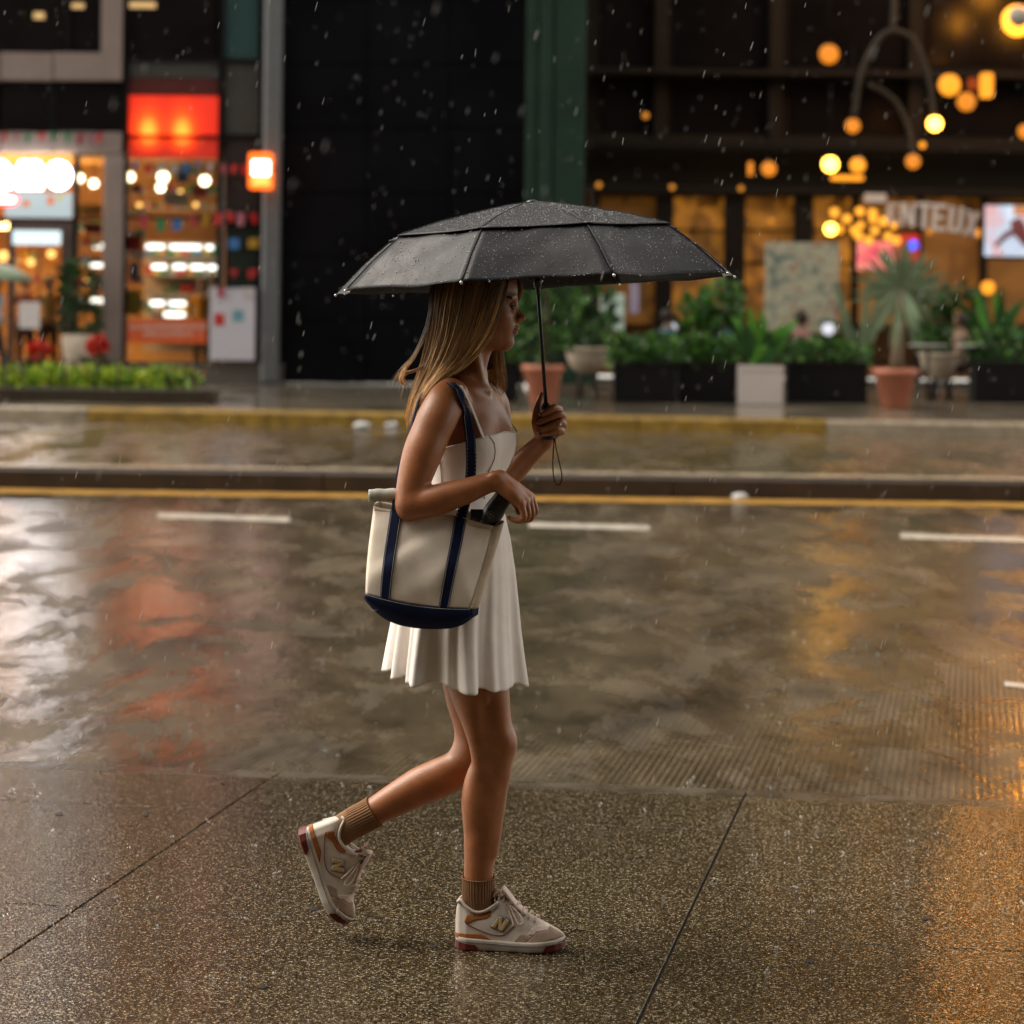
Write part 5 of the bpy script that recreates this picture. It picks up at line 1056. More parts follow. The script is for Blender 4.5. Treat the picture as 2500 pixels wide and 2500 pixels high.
    lace([(910, 450), (950, 400), (880, 312), (800, 318), (742, 372), (800, 380), (870, 420)], [-.008, -.012, -.018, -.020, -.020, -.014, -.008])
    lace([(915, 470), (985, 600), (1040, 720), (1065, 790)], [-.012, -.028, -.038, -.041])
    lace([(910, 440), (960, 470), (1030, 560), (1100, 640)], [.008, .022, .030, .036])
    b = MB(); c = crop_sh(905, 455); b.ball((0, 0, 0), .007, 8, 6); mk('lace_knot', [(c[0] + p[0], p[1] - .008, c[1] + p[2]) for p in b.v], b.f, lace_m)
    return root
g0, g1 = ground(1107, 2320), ground(1340, 2331); yaw_s = math.atan2(g1.y - g0.y, g1.x - g0.x) * .8; cs, sn = math.cos(yaw_s), math.sin(yaw_s)
def TF1(s_, w, h):
    w2 = w + .036
    return (g0.x + s_ * cs - w2 * sn, g0.y + s_ * sn + w2 * cs, .001 + h)
shoe(TF1, 'standing')
A1, A2 = R(-70), R(-53); o2 = Lp(729, 2023, .075)
def TF2(s_, w, h):
    BS = .185
    if s_ < BS: p = np.array([math.cos(A1), 0, math.sin(A1)]) * s_ + np.array([-math.sin(A1), 0, math.cos(A1)]) * h
    else:
        tt = min((s_ - BS) / .05, 1); a = A1 + (A2 - A1) * (tt if tt < 1 else 1); am = A1 + (A2 - A1) * tt * .5
        p = np.array([math.cos(A1), 0, math.sin(A1)]) * BS + np.array([math.cos(am), 0, math.sin(am)]) * (min(s_ - BS, .05)) + np.array([math.cos(A2), 0, math.sin(A2)]) * max(s_ - BS - .05, 0) + np.array([-math.sin(a), 0, math.cos(a)]) * h
    t_ = .10; q = o2 + p + np.array([0, w, 0]) + np.array([w * t_ * math.sin(A1) * -1, 0, w * t_ * 0])
    return tuple(W(q)[0])
shoe(TF2, 'trailing')

# ================================================================== umbrella
um_a, um_b = Lp(1299, 497, .075), Lp(1339, 1074, .045)
ax = (um_a - um_b); ax /= np.linalg.norm(ax); ux = np.array([1, 0, 0]) - ax * ax[0]; ux /= np.linalg.norm(ux); uy = np.cross(ax, ux)
cax = np.array([-.046, .022, 1.0]); cax /= np.linalg.norm(cax); cux = np.array([1, 0, 0]) - cax * cax[0]; cux /= np.linalg.norm(cux); cuy = np.cross(cax, cux)
apex = um_a
fab = mat('wet black umbrella fabric', (.016, .0155, .018), 0.46, spec=0.20, var=0.25, scale=14, bump=0.55, bscale=30, sheen=0.0, rvar=.08)
blk = mat('black painted metal', (.012, .012, .013), 0.3, spec=0.5, var=0.1); blk_p = mat('black rubber grip', (.014, .013, .013), 0.55, var=0.1); chrome = mat('metal tip', (.6, .6, .6), 0.25, metal=1.0)
umb = empty('umbrella', tuple(W(um_b)[0]), 'open black vented umbrella beaded with rain, held over the person', 'umbrella')
UR, UYAW = .525, R(22.5)
def canopy_pt(r, th, prof, sag, lift=0.0):
    """r 0..1 of UR, th angle; prof gives drop below the apex"""
    seg = (th - UYAW) % (math.pi / 4); c = math.cos(math.pi / 8) / math.cos(seg - math.pi / 8)       # straight edges between ribs
    e = abs(seg - math.pi / 8) / (math.pi / 8)                                                      # 1 on a rib, 0 mid gore
    rr = UR * r * (c * (1 - .018 * (1 - e * e) * r * 4 * .5) ); z = -prof(r) + lift - sag * r * r * (1 - e * e)
    z += -.012 * (1 - c) * 0
    return apex + cux * rr * math.cos(th) * (1 + .13 * math.sin(th)) + cuy * rr * math.sin(th) + cax * z
prof_lo = lambda r: float(np.interp(r, [0, .12, .3, .5, .72, .86, 1.0], [.003, .009, .026, .047, .077, .132, .198]))
def gore_pts(r0, r1, nr, k, nth, prof, sag, lift=0.0, wr=0.0):
    P = []
    for i in range(nr + 1):
        r = r0 + (r1 - r0) * i / nr; row = []
        for j in range(nth + 1):
            th = UYAW + math.pi / 4 * (k + j / nth); p = canopy_pt(r, th, prof, sag, lift)
            if wr: p = p + ax * wr * math.sin(23 * r + 3.1 * k + 2.2 * j / nth) * math.sin(math.pi * j / nth) * math.sin(9 * j / nth + 5 * r + k)
            row.append(tuple(W(p)[0]))
        P.append(row)
    return P
for k in range(8):
    b = MB(); b.grid(gore_pts(.55, 1.0, 26, k, 20, prof_lo, .003, 0, .0030)); solidify(b.build('lower_panel', fab, umb), .0008)
prof_up = lambda r: prof_lo(r) - .007
for k in range(8):
    b = MB(); b.grid(gore_pts(.0, .72, 26, k, 18, prof_up, .004, 0, .0006)); solidify(b.build('upper_panel', fab, umb), .0008)
hemz = MB()
for k in range(8):
    e = [Vector(p) for p in gore_pts(.72, .72, 1, k, 12, prof_up, .004)[0]]; hemz.tube(e, .0016, 5)
hemz.build('vent_hem', fab, umb)
for k in range(8):
    th = UYAW + math.pi / 4 * k; rib = [W(canopy_pt(r, th, prof_lo, 0, -.004))[0] for r in np.linspace(.03, 1.0, 16)]
    b = MB(); b.tube([Vector(p) for p in rib], .0017, 5); rb = b.build('rib', blk, umb)
    b = MB(); tipp = canopy_pt(1.0, th, prof_lo, 0, -.002); b.ball(tuple(W(tipp + (canopy_pt(1.0, th, prof_lo, 0) - apex) * .006)[0]), .0036, 10, 8); b.build('tip', chrome, rb)
    b = MB(); b.tube([W(apex - ax * .20)[0], W(canopy_pt(.52, th, prof_lo, 0, -.006))[0]], .0015, 5); b.build('stretcher', blk, umb)
    b = MB(); b.tube([Vector(W(canopy_pt(r, th, prof_up if r < .72 else prof_lo, 0, .0012))[0]) for r in np.linspace(.04, .995, 30)], .0013, 5); b.build('panel_seam', fab, umb)
b = MB(); b.tube([W(apex + ax * .004)[0], W(um_b + ax * .09)[0]], [.0045, .0048], 12); b.build('shaft', blk, umb)
b = MB(); b.tube([W(um_b + ax * z)[0] for z in (.40, .36)], .0058, 12); b.build('shaft_collar', blk, umb)
b = MB(); b.tube([W(apex - ax * z)[0] for z in (.17, .21)], .010, 12); b.build('runner', blk, umb)
b = MB(); b.tube([W(apex + ax * z)[0] for z in (-.004, .006, .009)], [.017, .015, .008], 16); b.build('cap', blk, umb)
b = MB(); b.tube([W(um_b + ax * z)[0] for z in (.0, .003, .02, .05, .085, .092)], [.0145, .0165, .0155, .0145, .0125, .007], 16); b.build('handle', blk_p, umb)
lp = [Lp(1353, 1070, .040), Lp(1351, 1100, .038), Lp(1349.5, 1135, .037), Lp(1352, 1165, .037), Lp(1359, 1183, .037), Lp(1368, 1180, .037), Lp(1372, 1163, .037), Lp(1367, 1135, .037), Lp(1359, 1100, .038), Lp(1354.5, 1070, .040)]
b = MB(); b.tube(LW(catmull(lp, 60)), .0017, 6); b.build('wrist_loop', blk_p, umb)
# beads of water on the cloth
water = mat('water bead', (.38, .38, .38), 0.03, spec=1.0, var=0.02, coat=1.0)
rg = np.random.default_rng(5); b = MB()
for q in range(9000):
    r = math.sqrt(rg.uniform(.02, 1)); th = rg.uniform(0, 2 * math.pi); up = r < .72
    p = canopy_pt(r, th, prof_up if up else prof_lo, .004 if up else .003, .0012)
    s_ = rg.choice([.0006, .0008, .0011, .0017], p=[.30, .36, .27, .07]); w = W(p)[0]; o = len(b.v)
    b.ball(tuple(w), s_, 5, 3, (1, 1, .8))
o = b.build('water_beads', water, umb); o['kind'] = 'stuff'
b = MB()
for k in range(8):
    for dth in (0, .13, .21, .42, .58):
        th = UYAW + math.pi / 4 * k + dth + .0; p = canopy_pt(1.0, th, prof_lo, .003, -.002 - .002 * ((k * 7 + int(dth * 100)) % 3)); 
        if (k * 5 + int(dth * 50)) % 3 == 1: b.ball(tuple(W(p)[0]), .0019, 7, 5, (1, 1, 1.3))
o = b.build('hanging_drops', water, umb); o['kind'] = 'stuff'

# ================================================================== tote bag
canvas = mat('cream canvas', (.82, .71, .59), 0.85, spec=0.15, var=0.06, scale=30, bump=0.5, bscale=34, sheen=0.1); canvas2 = mat('cream webbing', (.62, .50, .36), 0.85, spec=0.2, var=0.1, scale=50, bump=0.5, bscale=600)
navy = mat('navy canvas', (.008, .013, .042), 0.8, spec=0.12, var=0.25, scale=25, bump=0.5, bscale=1200); thread = mat('white stitching', (.62, .58, .50), 0.8)
bag = empty('tote_bag', tuple(Wp(1020, 1530, -.24)), 'cream canvas tote with navy straps and base hanging from the shoulder', 'bag')
# outline rows of the front face: (row parameter, left px, left py, right px, right py, front depth, half sag)
def bag_front(u, v):
    """u 0..1 left to right, v 0 top .. 1 bottom of the face"""
    vv = [0, .25, .5, .75, 1.0]
    lx = np.interp(v, vv, [914, 907, 900, 895, 893]); ly = np.interp(v, vv, [1236, 1290, 1345, 1400, 1450])
    rx = np.interp(v, vv, [1207, 1193, 1177, 1162, 1148]); ry = np.interp(v, vv, [1283, 1335, 1388, 1438, 1486])
    px, py = lx + (rx - lx) * u, ly + (ry - ly) * u + 9 * math.sin(math.pi * u) * v - 3 * math.sin(math.pi * u) * (1 - v) + (3.2 * math.sin(2.2 * math.pi * u + .4) + 1.6 * math.sin(5 * math.pi * u)) * (1 - v) ** 2
    bul = math.sin(math.pi * min(max(u, 0), 1)) ** .6
    dep = -.208 - .012 * bul * (1 - v) - v * .050 - .028 * bul * math.sin(math.pi * min(v, 1) * .85)
    dep += .006 * math.exp(-((u + .9 * v - .62) / .09) ** 2) * (1 - v) - .005 * math.exp(-((u - .55 - .5 * v) / .08) ** 2) * v + .0014 * math.sin(9 * u + 5 * v) * (1 - .3 * v) + .0014 * math.sin(4 * v * 3 + 13 * u + 1.3) + 0.0025 * math.exp(-((u - .30 - .25 * v) / .10) ** 2) - .004 * math.exp(-((u - .78 + .2 * v) / .07) ** 2) * (1 - v)
    return Lp(px, py, dep)
def bag_back(u, v): 
    p = bag_front(u, v); return np.array([p[0] + .012 + .010 * u, -.168 - .016 * v - .004 * math.sin(math.pi * u), p[2] + .012])
BASEP = np.polyfit([0, .06, .18, .40, .62, .82, .93, 1.0], [1462, 1481, 1508, 1529, 1535, 1531, 1522, 1508], 5)
def bag_base(u, w):
    """w 0 = seam with the face, 1 = bottom edge"""
    top = bag_front(u, 1.0); lx = 890 + 262 * u; ly = np.polyval(BASEP, u)
    bt = Lp(lx, ly, -.236); c = top * (1 - w) + bt * w; c = c + np.array([0, -.014 * math.sin(math.pi * w), 0]); return c
def LWg(P): return [[tuple(a) for a in W(np.array(r_))] for r_ in P]
NU, NVv = 44, 40
b = MB(); b.grid(LWg([[bag_front(i / NU, j / NVv) for i in range(NU + 1)] for j in range(NVv + 1)])); body_ = b.build('front_face', canvas, bag); solidify(body_, .002)
b = MB(); b.grid(LWg([[bag_back(i / NU, j / NVv) for i in range(NU + 1)] for j in range(NVv + 1)])); solidify(b.build('back_face', canvas, bag), .002)
for u0 in (0, 1):
    P = []
    for j in range(NVv + 1):
        a, c = bag_front(u0, j / NVv), bag_back(u0, j / NVv); dx = np.array([.006 if u0 else -.004, 0, 0]); P.append([a, a * .75 + c * .25 + dx, a * .5 + c * .5 + dx * 1.4, a * .25 + c * .75 + dx, c])
    b = MB(); b.grid(LWg(P)); solidify(b.build('side_gusset', canvas2 if u0 else canvas, bag), .002)
b = MB(); P = [[bag_base(i / NU, w / 12) + np.array([0, -.0022, 0]) for i in range(NU + 1)] for w in range(13)]
P += [[np.array([q[0] * (1 - t) + bag_back(i / NU, 1.0)[0] * t, q[1] * (1 - t) + bag_back(i / NU, 1.0)[1] * t, q[2] * (1 - t) + bag_back(i / NU, 1.0)[2] * t]) for i, q in enumerate(P[12])] for t in (.35, .7, 1.0)]
b.grid(LWg(P)); base_o = b.build('base', navy, bag); solidify(base_o, .0025)
b = MB(); P = []   # right end of the navy base wraps up the gusset
for t in np.linspace(0, 1, 10):
    a = bag_front(1.0, 1.0 - .0 * t); top = np.array(Lp(1172, 1448, -.200)); bot = bag_base(1.0, 1.0); bk = Lp(1166, 1500, -.185)
    P.append([a * (1 - t) + top * t + np.array([.001, -.002, 0]), (a + bot) / 2 * (1 - t) + (top * .5 + bk * .5) * t + np.array([.004 * math.sin(3.14 * t), -.003, 0]), bot * (1 - t) + bk * t])
b.grid(LWg(P)); solidify(b.build('base_end', navy, bag), .0025)
def stitches(name, fn, n, m=thread, r_=.0006, duty=.6):
    b = MB()
    for k in range(n):
        b.tube([W(fn((k + .0) / n))[0], W(fn((k + duty) / n))[0]], r_, 4)
    o = b.build(name, m, bag); return o
stitches('stitching', lambda t: bag_base(t, .04) + np.array([0, -.0075, 0]), 70)
stitches('stitching', lambda t: np.array(Lp(1150 + 22 * t, 1484 - 34 * t, -.246 + .040 * t)), 12)
# top hem and side binding
b = MB(); P = []
for i in range(NU + 1):
    a = bag_front(i / NU, 0); P.append([a + np.array([0, .003, .001]), a + np.array([0, -.0035, .002]), a + np.array([0, -.0040, -.006]), a + np.array([0, -.0036, -.0125]), a + np.array([0, .001, -.013])])
b.grid(LWg(P)); hem_o = b.build('top_hem', canvas2, bag)
stitches('stitching', lambda t: bag_front(t, 0) + np.array([0, -.0048, -.0115]), 60, canvas2)
b = MB(); P = []
for j in range(NVv + 1):
    a = bag_front(1.0, j / NVv); P.append([a + np.array([-.002, -.0035, 0]), a + np.array([.010, -.0035, 0]), a + np.array([.019, .004, .002]), a + np.array([.019, .008, .002])])
b.grid(LWg(P)); solidify(b.build('side_binding', canvas2, bag), .0016)
def band(u0a, u0b, wd, name='strap_band'):
    P = []
    for j in range(41):
        v = -.02 + 1.04 * j / 40; uc = u0a + (u0b - u0a) * v; P.append([bag_front(uc + k * wd / 2, min(max(v, 0), 1)) + np.array([0, -.0042, 0]) for k in (-1, -.5, 0, .5, 1)])
    b = MB(); b.grid(LWg(P)); o = b.build(name, navy, bag); solidify(o, .002)
    for k in (-.8, .8): stitches('stitching', lambda t: bag_front(u0a + (u0b - u0a) * t + k * wd / 2, t) + np.array([0, -.0060, 0]), 55, thread, .0005)
band(.185, .185, .098); band(.72, .745, .098)
handle_front = [bag_front(.72, .0) + np.array([0, -.005, -.002]), Lp(1140, 1210, -.190), Lp(1149, 1160, -.172), Lp(1150, 1100, -.164), on_body(1146, 1052, .010), on_body(1139, 1012, .006), on_body(1130, 980, .004), on_body(1120, 955, .004), on_body(1108, 940, .006), Lp(1090, 931, -.112), Lp(1062, 938, -.096), Lp(1030, 962, -.096), Lp(1010, 1020, -.120), Lp(996, 1080, -.150), Lp(980, 1150, -.176), bag_front(.185, .0) + np.array([0, -.004, .0])]
hn = [(0, -1, 0), (.1, -1, .1), (.2, -1, .1), (.3, -1, .1), (.4, -.9, .1), (.6, -.8, .2), (.7, -.6, .4), (.6, -.5, .7), (.3, -.4, .9), (-.1, -.2, 1), (-.5, -.1, .8), (-.9, -.2, .3), (-1, -.3, 0), (-.9, -.5, 0), (-.5, -.9, 0), (0, -1, 0)]
ribbon('handle', handle_front, .025, hn, .003, navy, bag, 90)
hc = catmull(handle_front, 200); hnn = catmull(hn, 200)
for sgn in (-1, 1):
    b = MB()
    for k in range(0, 110, 2):
        t = hc[k + 1] - hc[k]; t /= np.linalg.norm(t); q = hnn[k] - t * (hnn[k] @ t); q /= np.linalg.norm(q); sd = np.cross(t, q)
        b.tube([W(hc[k] + sd * sgn * .0098 + q * .0022)[0], W(hc[k + 1] + sd * sgn * .0098 + q * .0022)[0]], .0005, 4)
    b.build('stitching', thread, bag)
for c0_ in ((905, 1487, -.262), (1100, 1512, -.262)):
    b = MB(); b.tube(LW(catmull([Lp(c0_[0], c0_[1], c0_[2]), Lp(c0_[0] + 8, c0_[1] + 3, c0_[2] - .001), Lp(c0_[0] + 16, c0_[1] + 2, c0_[2])], 8)), .0007, 4); b.build('loose_thread', thread, bag)
# rolled cloth on the bag's corner, and the black folding umbrella poking out
roll_m = mat('pale grey green towel', (.42, .43, .37), 0.9, var=0.14, scale=30, bump=0.6, bscale=300)
roll = empty('rolled_towel', tuple(Wp(930, 1224, -.19)), 'pale grey rolled towel lying across the back corner of the tote', 'towel')
b = MB(); P = []
sp = [(0.0145 - .0032 * t / 6.28, t) for t in np.linspace(0, 6.28 * 3.4, 90)]
for i, x in enumerate(np.linspace(900, 985, 22)):
    c = Lp(x, 1210 + 2.0 * math.sin(i * .8) * .4 - (x - 900) * .03, -.196); e = 1 - .10 * (i in (0, 21)); P.append([tuple(W(c + np.array([0.0008 * math.sin(i), r_ * e * math.cos(t), r_ * e * math.sin(t)]))[0]) for r_, t in [(.0148, t) for t in np.linspace(0, 6.1, 28)] + [(.0148 - .0038 * (t - 6.1) / 6.28, t) for t in np.linspace(6.2, 16, 40)]])
b.grid(P); solidify(b.build('rolled_cloth', roll_m, roll), .0018)
sl = empty('folding_umbrella', tuple(Wp(1180, 1290, -.19)), 'black folded compact umbrella poking out of the tote beside the drooping hand', 'umbrella')
slv = mat('black nylon sleeve', (.008, .008, .009), 0.35, spec=0.5, var=0.15, bump=0.3, bscale=60)
c = catmull([Lp(1160, 1332, -.182), Lp(1182, 1288, -.184), Lp(1200, 1258, -.189), Lp(1222, 1224, -.196), Lp(1236, 1200, -.198)], 24); b = MB(); b.tube(LW(c), list(np.interp(np.linspace(0, 1, 24), [0, .35, .55, .85, 1], [.014, .018, .026, .0215, .019])), 18); so = b.build('sleeve', slv, sl)
b = MB(); b.tube(LW(catmull([Lp(1222, 1224, -.201) + np.array([-.019, -.004, -.008]), Lp(1228, 1213, -.2225), Lp(1222, 1224, -.201) + np.array([.021, -.004, .012])], 12)), .0012, 5); b.build('seam', blk, so)
b = MB(); c0 = Lp(1198, 1256, -.2155); b.tube(LW([c0 + .0078 * np.array([math.cos(t), .0, math.sin(t)]) for t in np.linspace(0, 6.283, 20)]), .0009, 5, False); b.ball(tuple(W(c0)[0]), .0035, 8, 6, (1, .4, 1)); b.build('snap_button', mat('dull metal', (.20, .18, .17), .35, metal=.8), so)
b = MB(); b.box(tuple(Wp(1148, 1282, -.188)), tuple(Wp(1180, 1243, -.181)), .002)
ph = b.build('wallet', slv, None); tag(ph, 'flat black wallet edge showing above the tote rim', 'wallet')
# ================================================================== planters and plants
leaf_m = mat('leaf', (.06, .12, .03), 0.42, spec=.4, var=0.15, scale=3, attr='tint')
def leaf_mass(name, centers, n, size, cols, parent, seed, up=.35, flat=1.0):
    """centers: list of (centre, radii); many bent leaf blades spread through the volume"""
    rg = np.random.default_rng(seed); b = MB()
    for q in range(n):
        c, r_ = centers[rg.integers(len(centers))]; d_ = rg.normal(size=3); d_ /= np.linalg.norm(d_); rad = rg.uniform(.35, 1.0) ** .5; p = np.array(c) + d_ * np.array(r_) * rad
        ax_ = d_ * np.array([1, 1, .6]) + np.array([0, 0, up]) + rg.normal(size=3) * .35; ax_ /= np.linalg.norm(ax_); s_ = np.cross(ax_, rg.normal(size=3)); s_ /= np.linalg.norm(s_) + 1e-9; nn = np.cross(ax_, s_)
        L_ = size * rg.uniform(.6, 1.3); w = L_ * rg.uniform(.22, .34) * flat
        v = [p, p + ax_ * L_ * .4 + s_ * w + nn * L_ * .06, p + ax_ * L_ * .45 - nn * L_ * .02, p + ax_ * L_ * .4 - s_ * w + nn * L_ * .06, p + ax_ * L_ - nn * L_ * .12]
        col = np.array(cols[rg.integers(len(cols))]) * rg.uniform(.6, 1.4); b.add(v, [(0, 1, 2), (0, 2, 3), (1, 4, 2), (2, 4, 3)], tuple(col))
    return b.build(name, leaf_m, parent, False)
GREEN = [(.045, .13, .022), (.07, .19, .025), (.03, .085, .02), (.10, .24, .03), (.055, .15, .05)]
DARKG = [(.016, .05, .014), (.025, .07, .018), (.04, .10, .02), (.012, .035, .012)]
terra = mat('wet terracotta', (.44, .15, .085), 0.4, var=0.14, scale=3, spec=.5); bowl_m = mat('pale cast stone', (.58, .48, .38), 0.55, var=0.15, scale=6); blackbox = mat('black planter box', (.005, .004, .004), 0.6, spec=.2, var=0.3, scale=2); whitebox = mat('white planter box', (.60, .53, .50), 0.35, var=0.06, scale=2); soil_m = mat('wet soil', (.03, .02, .012), 0.7, var=0.3, scale=20); iron = mat('dark iron', (.02, .014, .010), .45)
def px_m(p): return p.y / FPX
def pot(cx, ytop, ybot, wtop, wbot, m, label, cat='planter', name='potted_plant', rim=True):
    g = gp(cx, ybot); s_ = px_m(g); H_ = (ybot - ytop) * s_; rt, rb_ = wtop / 2 * s_, wbot / 2 * s_
    root = empty(name, (g.x, g.y, FZ), label, cat, 'planters along the terrace'); b = MB()
    pr = [(rb_ * .9, 0), (rb_, .02), (rb_ + (rt - rb_) * .8, H_ * .82)] + ([(rt * 1.0, H_ * .84), (rt * 1.06, H_ * .88), (rt * 1.06, H_ * .98), (rt * .98, H_)] if rim else [(rt, H_)]) + [(rt * .88, H_ - .02), (rt * .86, H_ - .08)]
    b.lathe((g.x, g.y, FZ), pr, 28); b.build('pot', m, root); b = MB(); b.lathe((g.x, g.y, FZ + H_ - .08), [(rt * .87, 0), (rt * .5, .02), (.01, .03)], 16); b.build('soil', soil_m, root)
    return root, g, s_, H_, rt
def trough(x0, x1, ytop, ybot, m, label, dep=.5, name='planter_box'):
    g = gp((x0 + x1) / 2, ybot); s_ = px_m(g); H_ = (ybot - ytop) * s_; w = (x1 - x0) * s_; root = empty(name, (g.x, g.y, FZ), label, 'planter', 'planters along the terrace')
    b = MB(); b.box((g.x - w / 2, g.y, FZ), (g.x + w / 2, g.y + dep, FZ + H_), .012); b.build('box', m, root, False); b = MB(); b.box((g.x - w / 2 + .03, g.y + .03, FZ + H_ - .01), (g.x + w / 2 - .03, g.y + dep - .03, FZ + H_ + .012)); b.build('soil', soil_m, root, False)
    b = MB(); b.box((g.x - w / 2 - .012, g.y - .012, FZ + H_ - .06), (g.x + w / 2 + .012, g.y - .001, FZ + H_ - .02)); b.build('rim', m, root, False)
    return root, g, s_, H_, w
def bush(root, g, s_, H_, hw, hpx, n, size, cols, seed, dep=.25, low=0.0):
    h = hpx * s_; cs = [((g.x + hw * t, g.y + dep, FZ + H_ + h * .42 - low), (hw * .35, dep, h * .55)) for t in np.linspace(-.75, .75, 5)]
    leaf_mass('foliage', cs, n, size, cols, root, seed)
# left terracotta pot with a leafy shrub, right behind the person
r_, g, s_, H_, rt = pot(1325, 890, 992, 100, 62, terra, 'terracotta pot with a tall green shrub behind the umbrella shaft'); b = MB(); b.tube([(g.x, g.y, FZ + H_ - .05), (g.x + .05, g.y, FZ + H_ + .5), (g.x + .02, g.y + .1, FZ + H_ + 1.2)], [.05, .04, .02], 8); b.build('trunk', mat('bark', (.10, .07, .045), .8, bump=.5), r_)
leaf_mass('foliage', [((g.x - .05, g.y + .1, FZ + H_ + .35), (.45, .35, .3)), ((g.x + .1, g.y + .3, FZ + H_ + .9), (.42, .35, .4)), ((g.x - .2, g.y + .4, FZ + H_ + 1.2), (.4, .35, .35))], 620, .17, GREEN + DARKG, r_, 21)
# bowl planters on stands
for cx, yt, yb, wt, lab, sd in ((1433, 848, 912, 112, 'pale stone bowl planter on an iron stand left of the black boxes', 31), (2295, 862, 930, 105, 'pale stone bowl planter on an iron stand right of the palm pot', 32)):
    g = gp(cx, 975); s_ = px_m(g); zt, zb = at(cx, yt, g.y).z, at(cx, yb, g.y).z; root = empty('bowl_planter', (g.x, g.y, FZ), lab, 'planter', 'planters along the terrace'); rt = wt / 2 * s_
    b = MB(); b.lathe((g.x, g.y, zb), [(rt * .35, 0), (rt * .72, (zt - zb) * .25), (rt * .92, (zt - zb) * .65), (rt * .98, (zt - zb) * .9), (rt * 1.05, (zt - zb) * .94), (rt * 1.05, zt - zb), (rt * .9, (zt - zb) * .96), (rt * .85, (zt - zb) * .8)], 28); b.build('bowl', bowl_m, root)
    b = MB(); b.lathe((g.x, g.y, zb + (zt - zb) * .8), [(rt * .84, 0), (.02, .04)], 16); b.build('soil', soil_m, root)
    for k in range(4):
        th = R(45 + 90 * k); b = MB(); b.tube([(g.x + rt * .42 * math.cos(th), g.y + rt * .42 * math.sin(th), zb + .06), (g.x + rt * .55 * math.cos(th), g.y + rt * .55 * math.sin(th), FZ)], .02, 6); b.build('stand_leg', iron, root)
    bush(root, g, s_, zt - FZ, rt * 1.0, 62, 300, .13, DARKG + GREEN[:2], sd)
# black troughs with hedges
for k, (x0, x1, lab, hpx) in enumerate(((1498, 1650, 'black planter box with a bright hedge right of the first stone bowl', 72), (1655, 1798, 'black planter box with a bright hedge left of the white planter', 72), (1922, 2118, 'black planter box with a hedge between the white planter and palm pot', 62), (2378, 2600, 'black planter box at the right edge under dark shrubs', 90), (1140, 1262, 'black planter box with shrubs hidden partly behind the person', 80))):
    r_, g, s_, H_, w = trough(x0, x1, 885, 984 if k < 4 else 980, blackbox, lab); bush(r_, g, s_, H_, w / 2, hpx, 560, .14, GREEN if k < 3 else GREEN + DARKG, 40 + k, .28, .05)
# white square planter with a big leafed plant
r_, g, s_, H_, w = trough(1804, 1912, 893, 988, whitebox, 'white square planter box with a large leafed plant', .62)
rg = random.Random(8)
def blade(root, base, tip, w, m, name='leaf', droop=.12, col=None, bend=None):
    b = MB(); base, tip = Vector(base), Vector(tip); t = tip - base; s_ = t.cross(Vector((0.2, 1, .1))).normalized(); P = []
    for i in range(8):
        u = i / 7; c = base + t * u + Vector((0, 0, -droop * t.length * u * u + droop * .5 * t.length * u)); ww = w * (math.sin(math.pi * min(1, .12 + u * .88)) ** .7) * (1 - .0 * u); n_ = Vector((0, -1, .3)) * .12 * ww
        P.append([tuple(c - s_ * ww), tuple(c + n_ * 1.2), tuple(c + s_ * ww)])
    b.grid(P); o = b.build(name, m, root); return o
lf_b = mat('bright leaf', (.085, .25, .03), .38, var=.25, scale=4); lf_d = mat('deep leaf', (.03, .10, .025), .4, var=.25, scale=4); lf_p = mat('grey green palm leaf', (.17, .23, .13), .5, var=.2, scale=4)
for k in range(26):
    a = rg.uniform(0, 6.28); el = R(rg.uniform(35, 85)); L_ = rg.uniform(.5, 1.15); bp_ = (g.x + rg.uniform(-.15, .15), g.y + .3 + rg.uniform(-.1, .1), FZ + H_)
    tip = (bp_[0] + L_ * math.cos(el) * math.cos(a), bp_[1] + L_ * math.cos(el) * math.sin(a) * .6, bp_[2] + L_ * math.sin(el)); blade(r_, bp_, tip, rg.uniform(.05, .10), rg.choice([lf_b, lf_b, lf_d]), 'leaf', .25)
# palm in the terracotta pot
r_, g, s_, H_, rt = pot(2185, 900, 997, 108, 66, terra, 'terracotta pot with a spiky grey green palm right of the hedge')
hub = at(2200, 705, g.y); b = MB(); b.tube([(g.x, g.y, FZ + H_ - .06), (g.x + .05, g.y, FZ + H_ + .5), tuple(hub)], [.10, .07, .05], 10); b.build('trunk', mat('palm trunk', (.22, .17, .11), .8, bump=.8, bscale=30), r_)
for k in range(64):
    if k < 44: a = math.pi * (k + rg.uniform(-.3, .3)) / 43 * 1.25 - .39; tip = hub + Vector((math.cos(a) * rg.uniform(.55, .78), rg.uniform(-.35, .35), math.sin(a) * rg.uniform(.55, .82))); blade(r_, hub, tip, rg.uniform(.022, .034), lf_p, 'leaf', rg.uniform(.02, .12))
    else: a = R(rg.uniform(200, 340)); tip = hub + Vector((math.cos(a) * rg.uniform(.3, .6), rg.uniform(-.3, .2), math.sin(a) * rg.uniform(.5, .95))); blade(r_, hub, tip, rg.uniform(.03, .045), lf_p, 'leaf', .15)
